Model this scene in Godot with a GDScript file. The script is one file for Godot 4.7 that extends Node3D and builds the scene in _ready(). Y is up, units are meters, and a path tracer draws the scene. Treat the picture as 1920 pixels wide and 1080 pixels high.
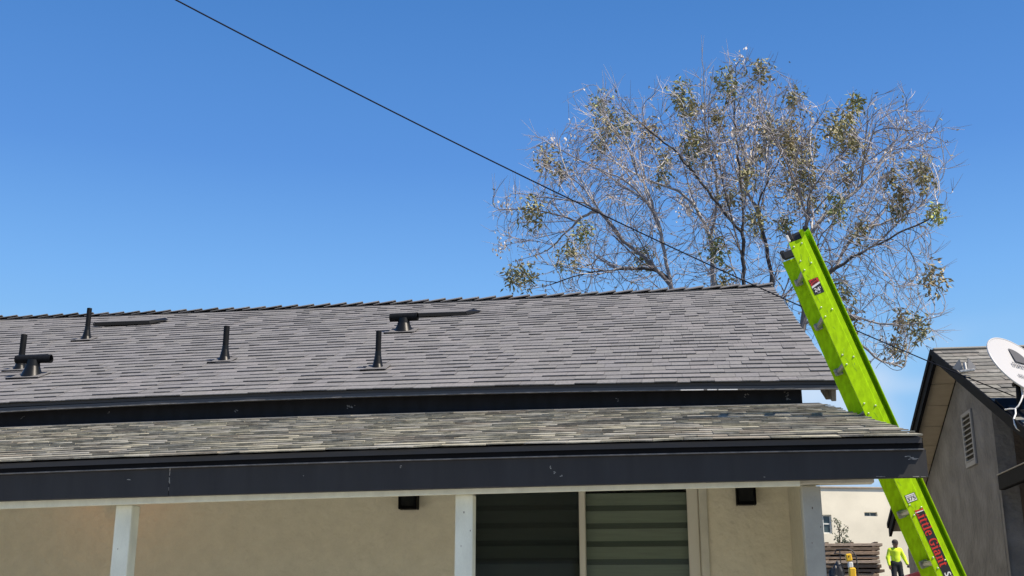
extends Node3D
# A re-roofed house seen from its back yard: upper roof, patio cover, ladder, bare tree, neighbour's gable.
# World axes: x runs along the house front, y is up, z towards the camera. Metres.

var M := {}
var taken := {}
var cam: Camera3D
var rng := RandomNumberGenerator.new()

const LIMBS := {
	"A": [0.03, 7.23, -0.38, 7.69, -0.79, 8.05, -1, 8.4, -1.21, 8.58, -1.59, 8.74, -2.08, 8.8, -2.69, 8.88],
	"A2": [-1.21, 8.58, -1.48, 8.6, -1.81, 8.44, -2.2, 8.23, -2.74, 8.19],
	"B": [0.08, 7.23, -0.03, 7.85, -0.14, 8.47, -0.42, 9, -0.81, 9.37, -1.19, 9.57, -1.74, 9.95, -2.12, 10.27],
	"B2": [-0.14, 8.47, -0.28, 9.11, -0.48, 9.64, -0.52, 10.12, -0.67, 10.73, -0.71, 11.28],
	"B3": [-0.48, 9.58, -0.63, 10.18, -0.95, 10.56, -1.1, 11.12],
	"C": [0.81, 7.26, 0.81, 7.86, 0.8, 8.31, 0.62, 8.77, 0.37, 9.19, 0.11, 9.38, -0.32, 9.63],
	"C2": [0.8, 8.31, 0.94, 8.87, 0.91, 9.45, 0.78, 10.04, 0.75, 10.64, 0.76, 11.48],
	"D": [1.3, 7.29, 1.32, 8.01, 1.35, 8.51, 1.32, 9.14, 1.31, 9.83, 1.28, 10.42, 1.32, 11.02, 1.36, 11.44],
	"D2": [1.32, 8.06, 0.92, 8.53, 0.52, 9.07, 0.11, 9.55, -0.31, 9.93, -0.62, 10.36],
	"E": [1.81, 7.22, 1.75, 7.82, 1.67, 8.33, 1.64, 8.67, 1.91, 9.22, 2.09, 9.67, 2.23, 10.19, 2.31, 10.6],
	"E2": [1.66, 8.55, 1.48, 9.02, 1.39, 9.42, 1.69, 9.99, 1.99, 10.56, 2.04, 10.97],
	"F": [2.29, 6.71, 2.27, 7.15, 2.36, 7.8, 2.48, 8.46, 2.56, 8.85, 2.96, 9.33, 3.25, 9.72, 3.35, 10.29],
	"F2": [2.45, 8.29, 2.31, 8.91, 2.28, 9.37, 2.64, 9.93, 2.81, 10.21],
	"G": [2.41, 7.68, 2.63, 8.28, 3.01, 8.65, 3.51, 9.08, 3.8, 9.46, 4.16, 10.07, 4.35, 10.46],
	"G2": [3.51, 9.08, 3.56, 9.7, 3.56, 10.34],
	"H": [2.31, 6.98, 2.87, 7.39, 3.39, 7.64, 3.97, 7.89, 4.48, 8.08],
	"H2": [2.87, 7.39, 3.28, 8.08, 4.01, 8.44, 4.55, 8.74, 4.77, 9.01, 4.91, 9.4],
	"I": [2.3, 6.5, 2.86, 6.59, 3.34, 6.36, 3.82, 6.24, 4.32, 6.33],
	"I2": [2.86, 6.59, 3.22, 6.1, 3.59, 5.83, 3.97, 5.77],
	"J": [0.06, 7.45, -0.49, 7.61, -1.13, 7.56, -1.61, 7.47, -2.26, 7.27],
	"J2": [-0.49, 7.61, -0.86, 7.44, -1.24, 7.17],
}
const OUTLINE := [-3.19, 8.33, -3.02, 9.08, -2.35, 9.22, -2.32, 9.81, -2.35, 10.65, -1.45, 10.53, -1.35, 11.26, -0.76, 11.43, -0.28, 10.91, 0.16, 10.73, 0.66, 11, 0.72, 11.7, 1.57, 11.64, 2.13, 11.11, 2.37, 10.68, 3.15, 10.54, 3.63, 10.57, 4.41, 10.55, 5.01, 9.85, 4.95, 9.28, 4.73, 8.57, 4.54, 7.92, 4.41, 7.27, 4.55, 6.42, 4.07, 5.76, 3.42, 5.63, 2.94, 6.32, 2.16, 6.61, -0.19, 7.08, -1.24, 7.12, -2.37, 7.22, -2.8, 7.46, -2.09, 7.94, -1.6, 7.91, -1.28, 8.07, -1.6, 8.43, -2.14, 8.17, -2.8, 8.02]
const CLUMPS := [-1.08, 11.15, 2, -0.72, 10.73, 2, -1.23, 10.46, 1, -0.95, 10.44, 1, -2.21, 10.1, 1, -1.43, 8.68, 3, -2.3, 8.49, 1, -0.36, 8.11, 2, -1.66, 7.75, 1, -2.39, 7.5, 1, -2.61, 7.34, 1, 0.32, 10.72, 2, 0.02, 10.62, 1, -0.24, 10.31, 0, 0.4, 10.06, 1, 0.12, 9.84, 2, 0.45, 9.77, 2, 0.44, 9.53, 1, 0.78, 9.92, 1, 1.14, 10.82, 2, 1.72, 10.93, 1, 2.31, 10.54, 1, 2.08, 10.37, 1, 2.56, 10.34, 1, 2.76, 10.16, 1, 2.39, 10.18, 0, 3.28, 10.18, 2, 3.3, 9.66, 1, 3.18, 9.78, 1, 3.45, 9.65, 1, 3.1, 9.79, 1, 2.33, 9.31, 1, 2.64, 9.24, 1, 2.34, 9.43, 1, 1.35, 8.68, 1, 1.15, 8.75, 1, 0.94, 7.69, 2, 1.08, 7.52, 1, 1.6, 7.97, 1, 2.24, 8.75, 2, 4.01, 9.28, 1, 3.99, 8.77, 0, 4.36, 8.95, 1, 4.68, 9.38, 0, 4.46, 8.11, 3, 4.29, 7.07, 0, 4, 6.6, 0, 3.95, 6.36, 0, 3.1, 7.17, 1, 3.3, 6.57, 0, 2.98, 8.21, 2, 3.33, 8.14, 1, 3.89, 8.44, 1, 4.08, 6.39, 1, -1.99, 9.91, 1, 0.95, 10.27, 1, 1.86, 10.27, 1, 2.21, 9.84, 0, 2.86, 9.45, 1, 2.53, 9.07, 1]
const PODS := [0.73, 10.61, 0.91, 10.54, 0.53, 10.5, -1.73, 10.16, -0.95, 9.55, 1.3, 9.69, 1.46, 9.77, 1.58, 10.35, -1.93, 10.53, -2.94, 9.01, -2.97, 8.43, -3.13, 8.27, -2.77, 8.25, 4.07, 9.61, 4.35, 10.49, 4.57, 10.02, 3.15, 10.45, 2.06, 10.46, 1.72, 10.57, 1.5, 11.01, 0.42, 8.39, 0.37, 9.16, 0.1, 9.2, -0.01, 9.12, 0.68, 10.11, 0.74, 9.23, 1.24, 9.6, 1.36, 9.74]


# ------------------------------------------------------------------ helpers
func nm(parent: Node, called: String) -> String:
	var key := str(parent.get_instance_id()) + called
	var n: int = taken.get(key, 0)
	taken[key] = n + 1
	return called if n == 0 else "%s_%03d" % [called, n]

func put(parent: Node, o: Node3D, called: String) -> void:
	o.name = nm(parent, called)
	parent.add_child(o, true)

func thing(called: String, label: String, category: String, at := Vector3.ZERO, group := "") -> Node3D:
	var o := Node3D.new()
	put(self, o, called)
	o.position = at
	tag(o, label, category, group)
	return o

func tag(o: Node3D, label: String, category: String, group := "") -> void:
	o.set_meta("label", label)
	o.set_meta("category", category)
	if group:
		o.set_meta("group", group)

func begin() -> SurfaceTool:
	var st := SurfaceTool.new()
	st.begin(Mesh.PRIMITIVE_TRIANGLES)
	return st

func obj(called: String, st: SurfaceTool, m: Material, parent: Node = self) -> MeshInstance3D:
	var o := MeshInstance3D.new()
	o.mesh = st.commit()
	o.material_override = m
	put(parent, o, called)
	return o

func obj_mesh(called: String, mesh: Mesh, m: Material, parent: Node, xf := Transform3D()) -> MeshInstance3D:
	var o := MeshInstance3D.new()
	o.mesh = mesh
	o.material_override = m
	o.transform = xf
	put(parent, o, called)
	return o

func struct(called: String, st: SurfaceTool, m: Material) -> MeshInstance3D:
	var o := obj(called, st, m)
	o.set_meta("kind", "structure")
	return o

func tri(st: SurfaceTool, a: Vector3, b: Vector3, c: Vector3, away: Vector3) -> void:
	var n := (c - a).cross(b - a)
	if n.length_squared() < 1e-16:
		return
	if n.dot(away) < 0.0:
		var t := b
		b = c
		c = t
		n = -n
	st.set_normal(n.normalized())
	st.add_vertex(a)
	st.add_vertex(b)
	st.add_vertex(c)

func quad(st: SurfaceTool, a: Vector3, b: Vector3, c: Vector3, d: Vector3, away: Vector3) -> void:
	tri(st, a, b, c, away)
	tri(st, a, c, d, away)

# a box with chamfered edges
func bx(st: SurfaceTool, c: Vector3, s: Vector3, basis := Basis(), bev := 0.0) -> void:
	var h := s * 0.5
	var b: float = min(bev, min(h.x, min(h.y, h.z)) * 0.9)
	var p := func(x: float, y: float, z: float) -> Vector3: return c + basis * Vector3(x, y, z)
	for ax in 3:
		for sg in [-1.0, 1.0]:
			var u := (ax + 1) % 3
			var v := (ax + 2) % 3
			var q := []
			for k in [[-1, -1], [1, -1], [1, 1], [-1, 1]]:
				var w := Vector3.ZERO
				w[ax] = sg * h[ax]
				w[u] = k[0] * (h[u] - b)
				w[v] = k[1] * (h[v] - b)
				q.append(c + basis * w)
			var out := Vector3.ZERO
			out[ax] = sg
			quad(st, q[0], q[1], q[2], q[3], basis * out)
	if b <= 0.0:
		return
	for ax in 3:
		var u := (ax + 1) % 3
		var v := (ax + 2) % 3
		for su in [-1.0, 1.0]:
			for sv in [-1.0, 1.0]:
				var q := []
				for k in [[-1, 0], [1, 0], [1, 1], [-1, 1]]:
					var w := Vector3.ZERO
					w[ax] = k[0] * (h[ax] - b)
					w[u] = su * (h[u] - (0.0 if k[1] == 0 else b))
					w[v] = sv * (h[v] - (b if k[1] == 0 else 0.0))
					q.append(c + basis * w)
				var out := Vector3.ZERO
				out[u] = su
				out[v] = sv
				quad(st, q[0], q[1], q[2], q[3], basis * out)
	for sx in [-1.0, 1.0]:
		for sy in [-1.0, 1.0]:
			for sz in [-1.0, 1.0]:
				tri(st, p.call(sx * h.x, sy * (h.y - b), sz * (h.z - b)), p.call(sx * (h.x - b), sy * h.y, sz * (h.z - b)), p.call(sx * (h.x - b), sy * (h.y - b), sz * h.z), basis * Vector3(sx, sy, sz))

func box2(st: SurfaceTool, a: Vector3, b: Vector3, bev := 0.0) -> void:
	bx(st, (a + b) * 0.5, (b - a).abs(), Basis(), bev)

# a tube through points with a radius at each
func tube(st: SurfaceTool, pts: PackedVector3Array, rad: PackedFloat32Array, sides := 6, caps := true) -> void:
	var n := pts.size()
	if n < 2:
		return
	var rings := []
	var nrms := []
	var dir := (pts[1] - pts[0]).normalized()
	var side := dir.cross(Vector3.UP if absf(dir.y) < 0.9 else Vector3.RIGHT).normalized()
	for i in n:
		var d := (pts[min(i + 1, n - 1)] - pts[max(i - 1, 0)]).normalized()
		side = (side - d * side.dot(d)).normalized()
		var up := d.cross(side)
		var ring := PackedVector3Array()
		var nr := PackedVector3Array()
		for k in sides:
			var a := TAU * k / sides
			var v := side * cos(a) + up * sin(a)
			nr.append(v)
			ring.append(pts[i] + v * rad[i])
		rings.append(ring)
		nrms.append(nr)
	for i in n - 1:
		for k in sides:
			var k2 := (k + 1) % sides
			var a: Vector3 = rings[i][k]
			var b: Vector3 = rings[i][k2]
			var c: Vector3 = rings[i + 1][k2]
			var d: Vector3 = rings[i + 1][k]
			var na: Vector3 = nrms[i][k]
			var nb: Vector3 = nrms[i][k2]
			var nc: Vector3 = nrms[i + 1][k2]
			var nd: Vector3 = nrms[i + 1][k]
			var f := (c - a).cross(b - a).dot(na + nb) >= 0.0
			var vs := [a, b, c, a, c, d] if f else [a, c, b, a, d, c]
			var ns := [na, nb, nc, na, nc, nd] if f else [na, nc, nb, na, nd, nc]
			for j in 6:
				st.set_normal(ns[j])
				st.add_vertex(vs[j])
	if caps:
		for e in [0, n - 1]:
			var away: Vector3 = (pts[0] - pts[1]) if e == 0 else (pts[n - 1] - pts[n - 2])
			for k in range(1, sides - 1):
				tri(st, rings[e][0], rings[e][k], rings[e][k + 1], away)

func even(n: int, r: float) -> PackedFloat32Array:
	var a := PackedFloat32Array()
	a.resize(n)
	a.fill(r)
	return a

# a lathe about an axis: profile of (radius, height)
func lathe(st: SurfaceTool, prof: Array, base: Vector3, basis := Basis(), sides := 20) -> void:
	for i in prof.size() - 1:
		var p: Vector2 = prof[i]
		var q: Vector2 = prof[i + 1]
		var sl := Vector2(q.y - p.y, -(q.x - p.x)).normalized()
		for k in sides:
			var a0 := TAU * k / sides
			var a1 := TAU * (k + 1) / sides
			var d0 := Vector3(cos(a0), 0, sin(a0))
			var d1 := Vector3(cos(a1), 0, sin(a1))
			var v := [base + basis * (d0 * p.x + Vector3.UP * p.y), base + basis * (d1 * p.x + Vector3.UP * p.y), base + basis * (d1 * q.x + Vector3.UP * q.y), base + basis * (d0 * q.x + Vector3.UP * q.y)]
			var n0 := (basis * (d0 * sl.x + Vector3.UP * sl.y)).normalized()
			var n1 := (basis * (d1 * sl.x + Vector3.UP * sl.y)).normalized()
			var g: Vector3 = (v[2] - v[0]).cross(v[1] - v[0])
			var idx := [0, 1, 2, 0, 2, 3] if g.dot(n0 + n1) >= 0.0 else [0, 2, 1, 0, 3, 2]
			for j in idx:
				st.set_normal(n0 if (j == 0 or j == 3) else n1)
				st.add_vertex(v[j])

# a board that follows two height curves along x; front face at zf, back at zb (zf > zb)
func strip(st: SurfaceTool, x0: float, x1: float, n: int, lo: Callable, hi: Callable, zf: float, zb: float, wob := 0.0) -> void:
	for i in n:
		var a := lerpf(x0, x1, float(i) / n)
		var b := lerpf(x0, x1, float(i + 1) / n)
		var fa := zf + wob * (sin(a * 7.3) + sin(a * 17.1 + 1.0) * 0.6)
		var fb := zf + wob * (sin(b * 7.3) + sin(b * 17.1 + 1.0) * 0.6)
		var al: float = lo.call(a)
		var ah: float = hi.call(a)
		var bl: float = lo.call(b)
		var bh: float = hi.call(b)
		quad(st, Vector3(a, al, fa), Vector3(b, bl, fb), Vector3(b, bh, fb), Vector3(a, ah, fa), Vector3.BACK)
		quad(st, Vector3(a, al, zb), Vector3(b, bl, zb), Vector3(b, bh, zb), Vector3(a, ah, zb), Vector3.FORWARD)
		quad(st, Vector3(a, ah, fa), Vector3(b, bh, fb), Vector3(b, bh, zb), Vector3(a, ah, zb), Vector3.UP)
		quad(st, Vector3(a, al, fa), Vector3(b, bl, fb), Vector3(b, bl, zb), Vector3(a, al, zb), Vector3.DOWN)
		if i == 0:
			quad(st, Vector3(a, al, fa), Vector3(a, ah, fa), Vector3(a, ah, zb), Vector3(a, al, zb), Vector3.LEFT)
		if i == n - 1:
			quad(st, Vector3(b, bl, fb), Vector3(b, bh, fb), Vector3(b, bh, zb), Vector3(b, bl, zb), Vector3.RIGHT)

# extruded polygon in the x-y plane of a basis
func prism(st: SurfaceTool, poly: PackedVector2Array, d0: float, d1: float, base: Vector3, basis := Basis()) -> void:
	var t := Geometry2D.triangulate_polygon(poly)
	var p := func(v: Vector2, d: float) -> Vector3: return base + basis * Vector3(v.x, v.y, d)
	for i in range(0, t.size(), 3):
		tri(st, p.call(poly[t[i]], d1), p.call(poly[t[i + 1]], d1), p.call(poly[t[i + 2]], d1), basis.z * signf(d1 - d0))
		tri(st, p.call(poly[t[i]], d0), p.call(poly[t[i + 1]], d0), p.call(poly[t[i + 2]], d0), -basis.z * signf(d1 - d0))
	var ccw := not Geometry2D.is_polygon_clockwise(poly)
	for i in poly.size():
		var a := poly[i]
		var b := poly[(i + 1) % poly.size()]
		var e := b - a
		var out := Vector2(e.y, -e.x) if ccw else Vector2(-e.y, e.x)
		quad(st, p.call(a, d0), p.call(b, d0), p.call(b, d1), p.call(a, d1), basis * Vector3(out.x, out.y, 0))

# ------------------------------------------------------------------ materials
func grain(sd: int, freq: float, lo: float, hi: float, fine := 0.0, size := 256, oct := 4, contrast := 1.0) -> ImageTexture:
	var f := FastNoiseLite.new()
	f.seed = sd
	f.noise_type = FastNoiseLite.TYPE_SIMPLEX_SMOOTH
	f.frequency = freq
	f.fractal_octaves = oct
	var src := f.get_seamless_image(size, size)
	var r := RandomNumberGenerator.new()
	r.seed = sd
	var img := Image.create(size, size, false, Image.FORMAT_RGB8)
	for y in size:
		for x in size:
			var v := clampf((src.get_pixel(x, y).r - 0.5) * contrast + 0.5, 0.0, 1.0)
			v = lerpf(lo, hi, v) + r.randf_range(-fine, fine)
			v = clampf(v, 0.0, 1.0)
			img.set_pixel(x, y, Color(v, v, v).linear_to_srgb())
	img.generate_mipmaps()
	return ImageTexture.create_from_image(img)

func bumps(sd: int, freq: float, strength: float, size := 256, oct := 4) -> ImageTexture:
	var f := FastNoiseLite.new()
	f.seed = sd
	f.noise_type = FastNoiseLite.TYPE_SIMPLEX_SMOOTH
	f.frequency = freq
	f.fractal_octaves = oct
	var img := f.get_seamless_image(size, size)
	img.convert(Image.FORMAT_RGBA8)
	img.bump_map_to_normal_map(strength)
	img.generate_mipmaps()
	return ImageTexture.create_from_image(img)

func mat(key: String, lin: Color, rough: float, tex: Texture2D = null, scale := Vector3.ONE, metal := 0.0, nrm: Texture2D = null, nscale := 1.0) -> StandardMaterial3D:
	var m := StandardMaterial3D.new()
	m.resource_name = key
	m.albedo_color = lin.linear_to_srgb()
	m.roughness = rough
	m.metallic = metal
	if tex:
		m.albedo_texture = tex
	if nrm:
		m.normal_enabled = true
		m.normal_texture = nrm
		m.normal_scale = nscale
	if tex or nrm:
		m.uv1_triplanar = true
		m.uv1_world_triplanar = true
		m.uv1_scale = scale
	M[key] = m
	return m

func vmat(key: String, rough: float, tex: Texture2D = null, scale := Vector3.ONE) -> StandardMaterial3D:
	var m := mat(key, Color(1, 1, 1), rough, tex, scale)
	m.vertex_color_use_as_albedo = true
	return m

func make_materials() -> void:
	var g_fine := grain(11, 0.05, 0.62, 1.0, 0.16, 256, 3)
	var g_soft := grain(12, 0.02, 0.8, 1.0, 0.03, 256, 5)
	var g_blot := grain(13, 0.012, 0.68, 1.0, 0.02, 256, 5, 1.5)
	var g_streak := grain(14, 0.03, 0.5, 1.0, 0.06, 256, 4, 1.4)
	var n_stucco := bumps(21, 0.06, 5.0)
	var n_soft := bumps(22, 0.02, 3.0)
	mat("eave_shade", Color(0.004, 0.0045, 0.006), 0.9)
	vmat("shingle", 0.95, g_fine, Vector3.ONE * 2.3)
	vmat("old_shingle", 0.95, grain(15, 0.04, 0.45, 1.0, 0.2, 256, 4, 1.4), Vector3(1.2, 2.5, 2.5))
	vmat("tree_bark", 0.9, grain(16, 0.03, 0.6, 1.0, 0.08, 256, 4), Vector3(3, 1, 3))
	vmat("twig", 0.85)
	mat("roof_felt", Color(0.05, 0.05, 0.052), 0.95)
	mat("flashing_grey", Color(0.19, 0.188, 0.182), 0.8, g_soft, Vector3.ONE * 1.5)
	mat("drip_edge", Color(0.007, 0.008, 0.011), 0.6, g_blot, Vector3(0.8, 3, 3), 0.0, n_soft, 0.3)  # shade below the shingles put into this darker tone
	mat("metal_lip", Color(0.24, 0.23, 0.22), 0.45, g_streak, Vector3(2, 1, 1), 0.3)
	mat("sunlit_strip_white", Color(0.75, 0.75, 0.74), 0.4)  # near-white that stands for sunlight on the eave strips
	mat("black_board", Color(0.011, 0.0125, 0.017), 0.85, g_streak, Vector3(1.0, 0.4, 1.0))
	mat("fascia_paint", Color(0.0235, 0.0235, 0.0245), 0.7, g_blot, Vector3(2.2, 0.3, 2.2), 0.0, n_soft, 0.15)
	mat("scuff", Color(0.35, 0.34, 0.31), 0.9)
	mat("white_paint", Color(0.80, 0.82, 0.67), 0.6, g_soft, Vector3(1.5, 0.6, 1.5), 0.0, n_soft, 0.15)
	mat("tan_stucco", Color(0.70, 0.655, 0.505), 0.95, grain(17, 0.03, 0.9, 1.0, 0.03), Vector3.ONE * 0.8, 0.0, n_stucco, 0.28)
	mat("trim_paint", Color(0.60, 0.585, 0.49), 0.8, g_soft, Vector3.ONE)
	mat("frame_vinyl", Color(0.60, 0.58, 0.49), 0.5)
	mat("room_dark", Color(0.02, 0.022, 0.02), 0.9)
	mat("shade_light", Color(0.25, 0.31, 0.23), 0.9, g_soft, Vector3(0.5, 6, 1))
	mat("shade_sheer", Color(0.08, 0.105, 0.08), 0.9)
	mat("shade_band_dim", Color(0.034, 0.046, 0.039), 0.9, g_soft, Vector3(0.5, 6, 1))  # left pane: dimming behind an insect mesh put into the colour
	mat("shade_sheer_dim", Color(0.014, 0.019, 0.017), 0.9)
	var glass := mat("glass", Color(0.02, 0.03, 0.025), 0.03)
	glass.transparency = BaseMaterial3D.TRANSPARENCY_ALPHA
	glass.albedo_color.a = 0.12
	glass.metallic_specular = 0.16
	mat("black_metal", Color(0.009, 0.010, 0.012), 0.6, g_streak, Vector3(4, 2, 4))
	mat("vent_metal", Color(0.008, 0.009, 0.010), 0.36)
	mat("vent_inside", Color(0.004, 0.004, 0.004), 0.9)
	mat("lamp_black", Color(0.0035, 0.0035, 0.004), 0.45)
	mat("lamp_glass", Color(0.008, 0.009, 0.010), 0.12)
	var glow := mat("lamp_lit", Color(0.9, 0.7, 0.5), 0.5)
	glow.emission_enabled = true
	glow.emission = Color(1.0, 0.55, 0.25)
	glow.emission_energy_multiplier = 1.0
	mat("ladder_green", Color(0.47, 0.79, 0.003), 0.55, grain(31, 0.02, 0.74, 1.0, 0.03, 256, 5, 1.3), Vector3(6, 2.5, 6))
	mat("scuff_green", Color(0.30, 0.42, 0.06), 0.8)
	mat("rivet", Color(0.55, 0.62, 0.42), 0.35, null, Vector3.ONE, 0.4)
	mat("aluminium", Color(0.42, 0.43, 0.42), 0.42, g_streak, Vector3(6, 6, 6), 0.6)
	mat("black_plastic", Color(0.012, 0.012, 0.013), 0.5)
	mat("white_plastic", Color(0.72, 0.72, 0.70), 0.5)
	mat("sticker_black", Color(0.02, 0.018, 0.018), 0.4)
	mat("sticker_red", Color(0.62, 0.035, 0.02), 0.4)
	mat("sticker_white", Color(0.78, 0.78, 0.76), 0.4)
	mat("wire", Color(0.012, 0.014, 0.022), 0.6)
	mat("dark_stucco", Color(0.160, 0.166, 0.186), 0.95, g_blot, Vector3.ONE * 0.7, 0.0, n_stucco, 0.5)
	mat("brown_stucco", Color(0.075, 0.062, 0.056), 0.95, g_blot, Vector3.ONE * 0.9, 0.0, n_stucco, 0.5)
	mat("soffit_wood", Color(0.37, 0.325, 0.27), 0.85, g_soft, Vector3(1, 1, 3))
	mat("rake_paint", Color(0.007, 0.008, 0.011), 0.65, g_soft, Vector3.ONE)
	mat("vent_frame", Color(0.25, 0.265, 0.30), 0.7, g_soft, Vector3.ONE * 3)
	mat("dish_white", Color(0.46, 0.46, 0.46), 0.4)
	mat("dish_grey", Color(0.22, 0.22, 0.225), 0.5)
	mat("dish_print", Color(0.05, 0.05, 0.055), 0.5)
	mat("dish_print_pale", Color(0.10, 0.10, 0.11), 0.5)
	mat("cable_white", Color(0.74, 0.73, 0.70), 0.5)
	mat("galvanised", Color(0.50, 0.50, 0.48), 0.4, g_streak, Vector3.ONE * 4, 0.5)
	mat("cream_render", Color(0.84, 0.785, 0.63), 0.95, grain(41, 0.008, 0.72, 1.0, 0.02, 256, 5, 1.6), Vector3.ONE * 0.12)
	mat("cap_stone", Color(0.42, 0.36, 0.28), 0.9, g_soft, Vector3.ONE)
	mat("far_glass", Color(0.05, 0.075, 0.08), 0.15)
	mat("far_frame", Color(0.65, 0.66, 0.62), 0.6)
	mat("old_wood", Color(0.38, 0.27, 0.18), 0.9, g_streak, Vector3(0.8, 5, 5))
	mat("old_wood_grey", Color(0.46, 0.365, 0.275), 0.9, g_streak, Vector3(0.8, 5, 5))
	mat("old_wood_dark", Color(0.20, 0.145, 0.10), 0.9, g_streak, Vector3(0.8, 5, 5))
	mat("weathered_block", Color(0.25, 0.23, 0.19), 0.9, g_blot, Vector3.ONE * 6)
	mat("machine_yellow", Color(0.72, 0.44, 0.02), 0.4)
	mat("machine_black", Color(0.014, 0.013, 0.013), 0.5)
	mat("tarp", Color(0.018, 0.018, 0.019), 0.45)
	mat("red_shell", Color(0.50, 0.10, 0.11), 0.5, g_soft, Vector3.ONE * 2)
	mat("hi_vis", Color(0.62, 0.80, 0.03), 0.85)
	mat("reflective", Color(0.7, 0.7, 0.66), 0.5)
	mat("trousers", Color(0.014, 0.016, 0.02), 0.9)
	mat("skin", Color(0.24, 0.12, 0.075), 0.6)
	mat("post_grey", Color(0.42, 0.41, 0.34), 0.8, g_soft, Vector3.ONE)
	mat("hat", Color(0.035, 0.026, 0.022), 0.8)
	mat("boot", Color(0.03, 0.022, 0.016), 0.7)
	mat("concrete", Color(0.55, 0.53, 0.48), 0.92, g_blot, Vector3.ONE * 0.5, 0.0, n_stucco, 0.2)
	mat("dirt", Color(0.20, 0.182, 0.15), 0.95, g_blot, Vector3.ONE * 0.2)
	M["ladder_green"].metallic_specular = 0.25
	M["drip_edge"].metallic_specular = 0.2
	M["wire"].metallic_specular = 0.15
	M["lamp_black"].metallic_specular = 0.12
	M["lamp_glass"].metallic_specular = 0.25
	M["rake_paint"].metallic_specular = 0.15
	M["black_metal"].metallic_specular = 0.25
	M["vent_metal"].metallic_specular = 0.3
	mat("leaf", Color(1, 1, 1), 0.7)
	M["leaf"].vertex_color_use_as_albedo = true
	M["leaf"].cull_mode = BaseMaterial3D.CULL_DISABLED
	M["leaf"].backlight_enabled = true
	M["leaf"].backlight = Color(0.22, 0.22, 0.10)

# ------------------------------------------------------------------ heights along the house
func ue(x: float) -> float: return -0.00276 * x * x - 0.01064 * x + 3.2763       # upper eave
func rg(x: float) -> float: return 0.00109 * x * x + 0.01331 * x + 5.3274        # ridge
func uf(x: float) -> float: return -0.00386 * x * x - 0.01428 * x + 3.2274       # upper fascia bottom
func bb(x: float) -> float: return -0.00167 * x * x - 0.00231 * x + 3.13074      # black board bottom
func le(x: float) -> float: return -0.00274 * x * x + 0.00269 * x + 2.37816      # lower eave
func ld(x: float) -> float: return -0.00271 * x * x + 0.0021 * x + 2.32602       # lower drip edge bottom
func lf(x: float) -> float: return -0.00094 * x * x + 0.00818 * x + 2.19576      # lower fascia bottom
func hb(x: float) -> float: return -0.00197 * x * x + 0.00811 * x + 2.17469      # header bottom

const UD0 := 8.474
const UD1 := 13.246
const UXR := 1.20
const SC := 1.102    # size of the fittings on the upper roof
const LD0 := 5.28
const LD1 := 8.64
const XR := 1.089
const XL := -9.5

func upper(x: float, t: float) -> Vector3:      # t 0 at the eave, 1 at the ridge
	return Vector3(x, lerpf(ue(x), rg(x), t), -lerpf(UD0, UD1, t))

func lower(x: float, t: float) -> Vector3:
	return Vector3(x, lerpf(le(x), bb(x), t), -lerpf(LD0, LD1, t))

func neigh_near(x: float, t: float) -> Vector3:  # near slope of the neighbour's roof, t 0 at z -8.0
	return Vector3(x, lerpf(2.595, 4.135, t), -lerpf(8.0, 11.5, t))

func shingle_mesh(w: float, l: float, tl: float, tr: float, thick: float, col: Color) -> ArrayMesh:
	var st := begin()
	st.set_color(col)
	var a := Vector3(-w / 2, 0.0015, -l)
	var b := Vector3(w / 2, 0.0015, -l)
	var c := Vector3(w / 2, tr, 0)
	var d := Vector3(-w / 2, tl, 0)
	var k := Vector3(0, -thick, 0)
	quad(st, a, b, c, d, Vector3.UP)
	quad(st, d, c, c + k, d + k, Vector3.BACK)
	tri(st, b, c, c + k, Vector3.RIGHT)
	tri(st, a, d, d + k, Vector3.LEFT)
	quad(st, a, b, c + k, d + k, Vector3.DOWN)
	return st.commit()

func in_view(p: Vector3) -> bool:
	var q := cam.transform.affine_inverse() * p
	return q.z < -0.5 and absf(q.x / q.z) < 0.46 and absf(q.y / q.z) < 0.26

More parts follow.
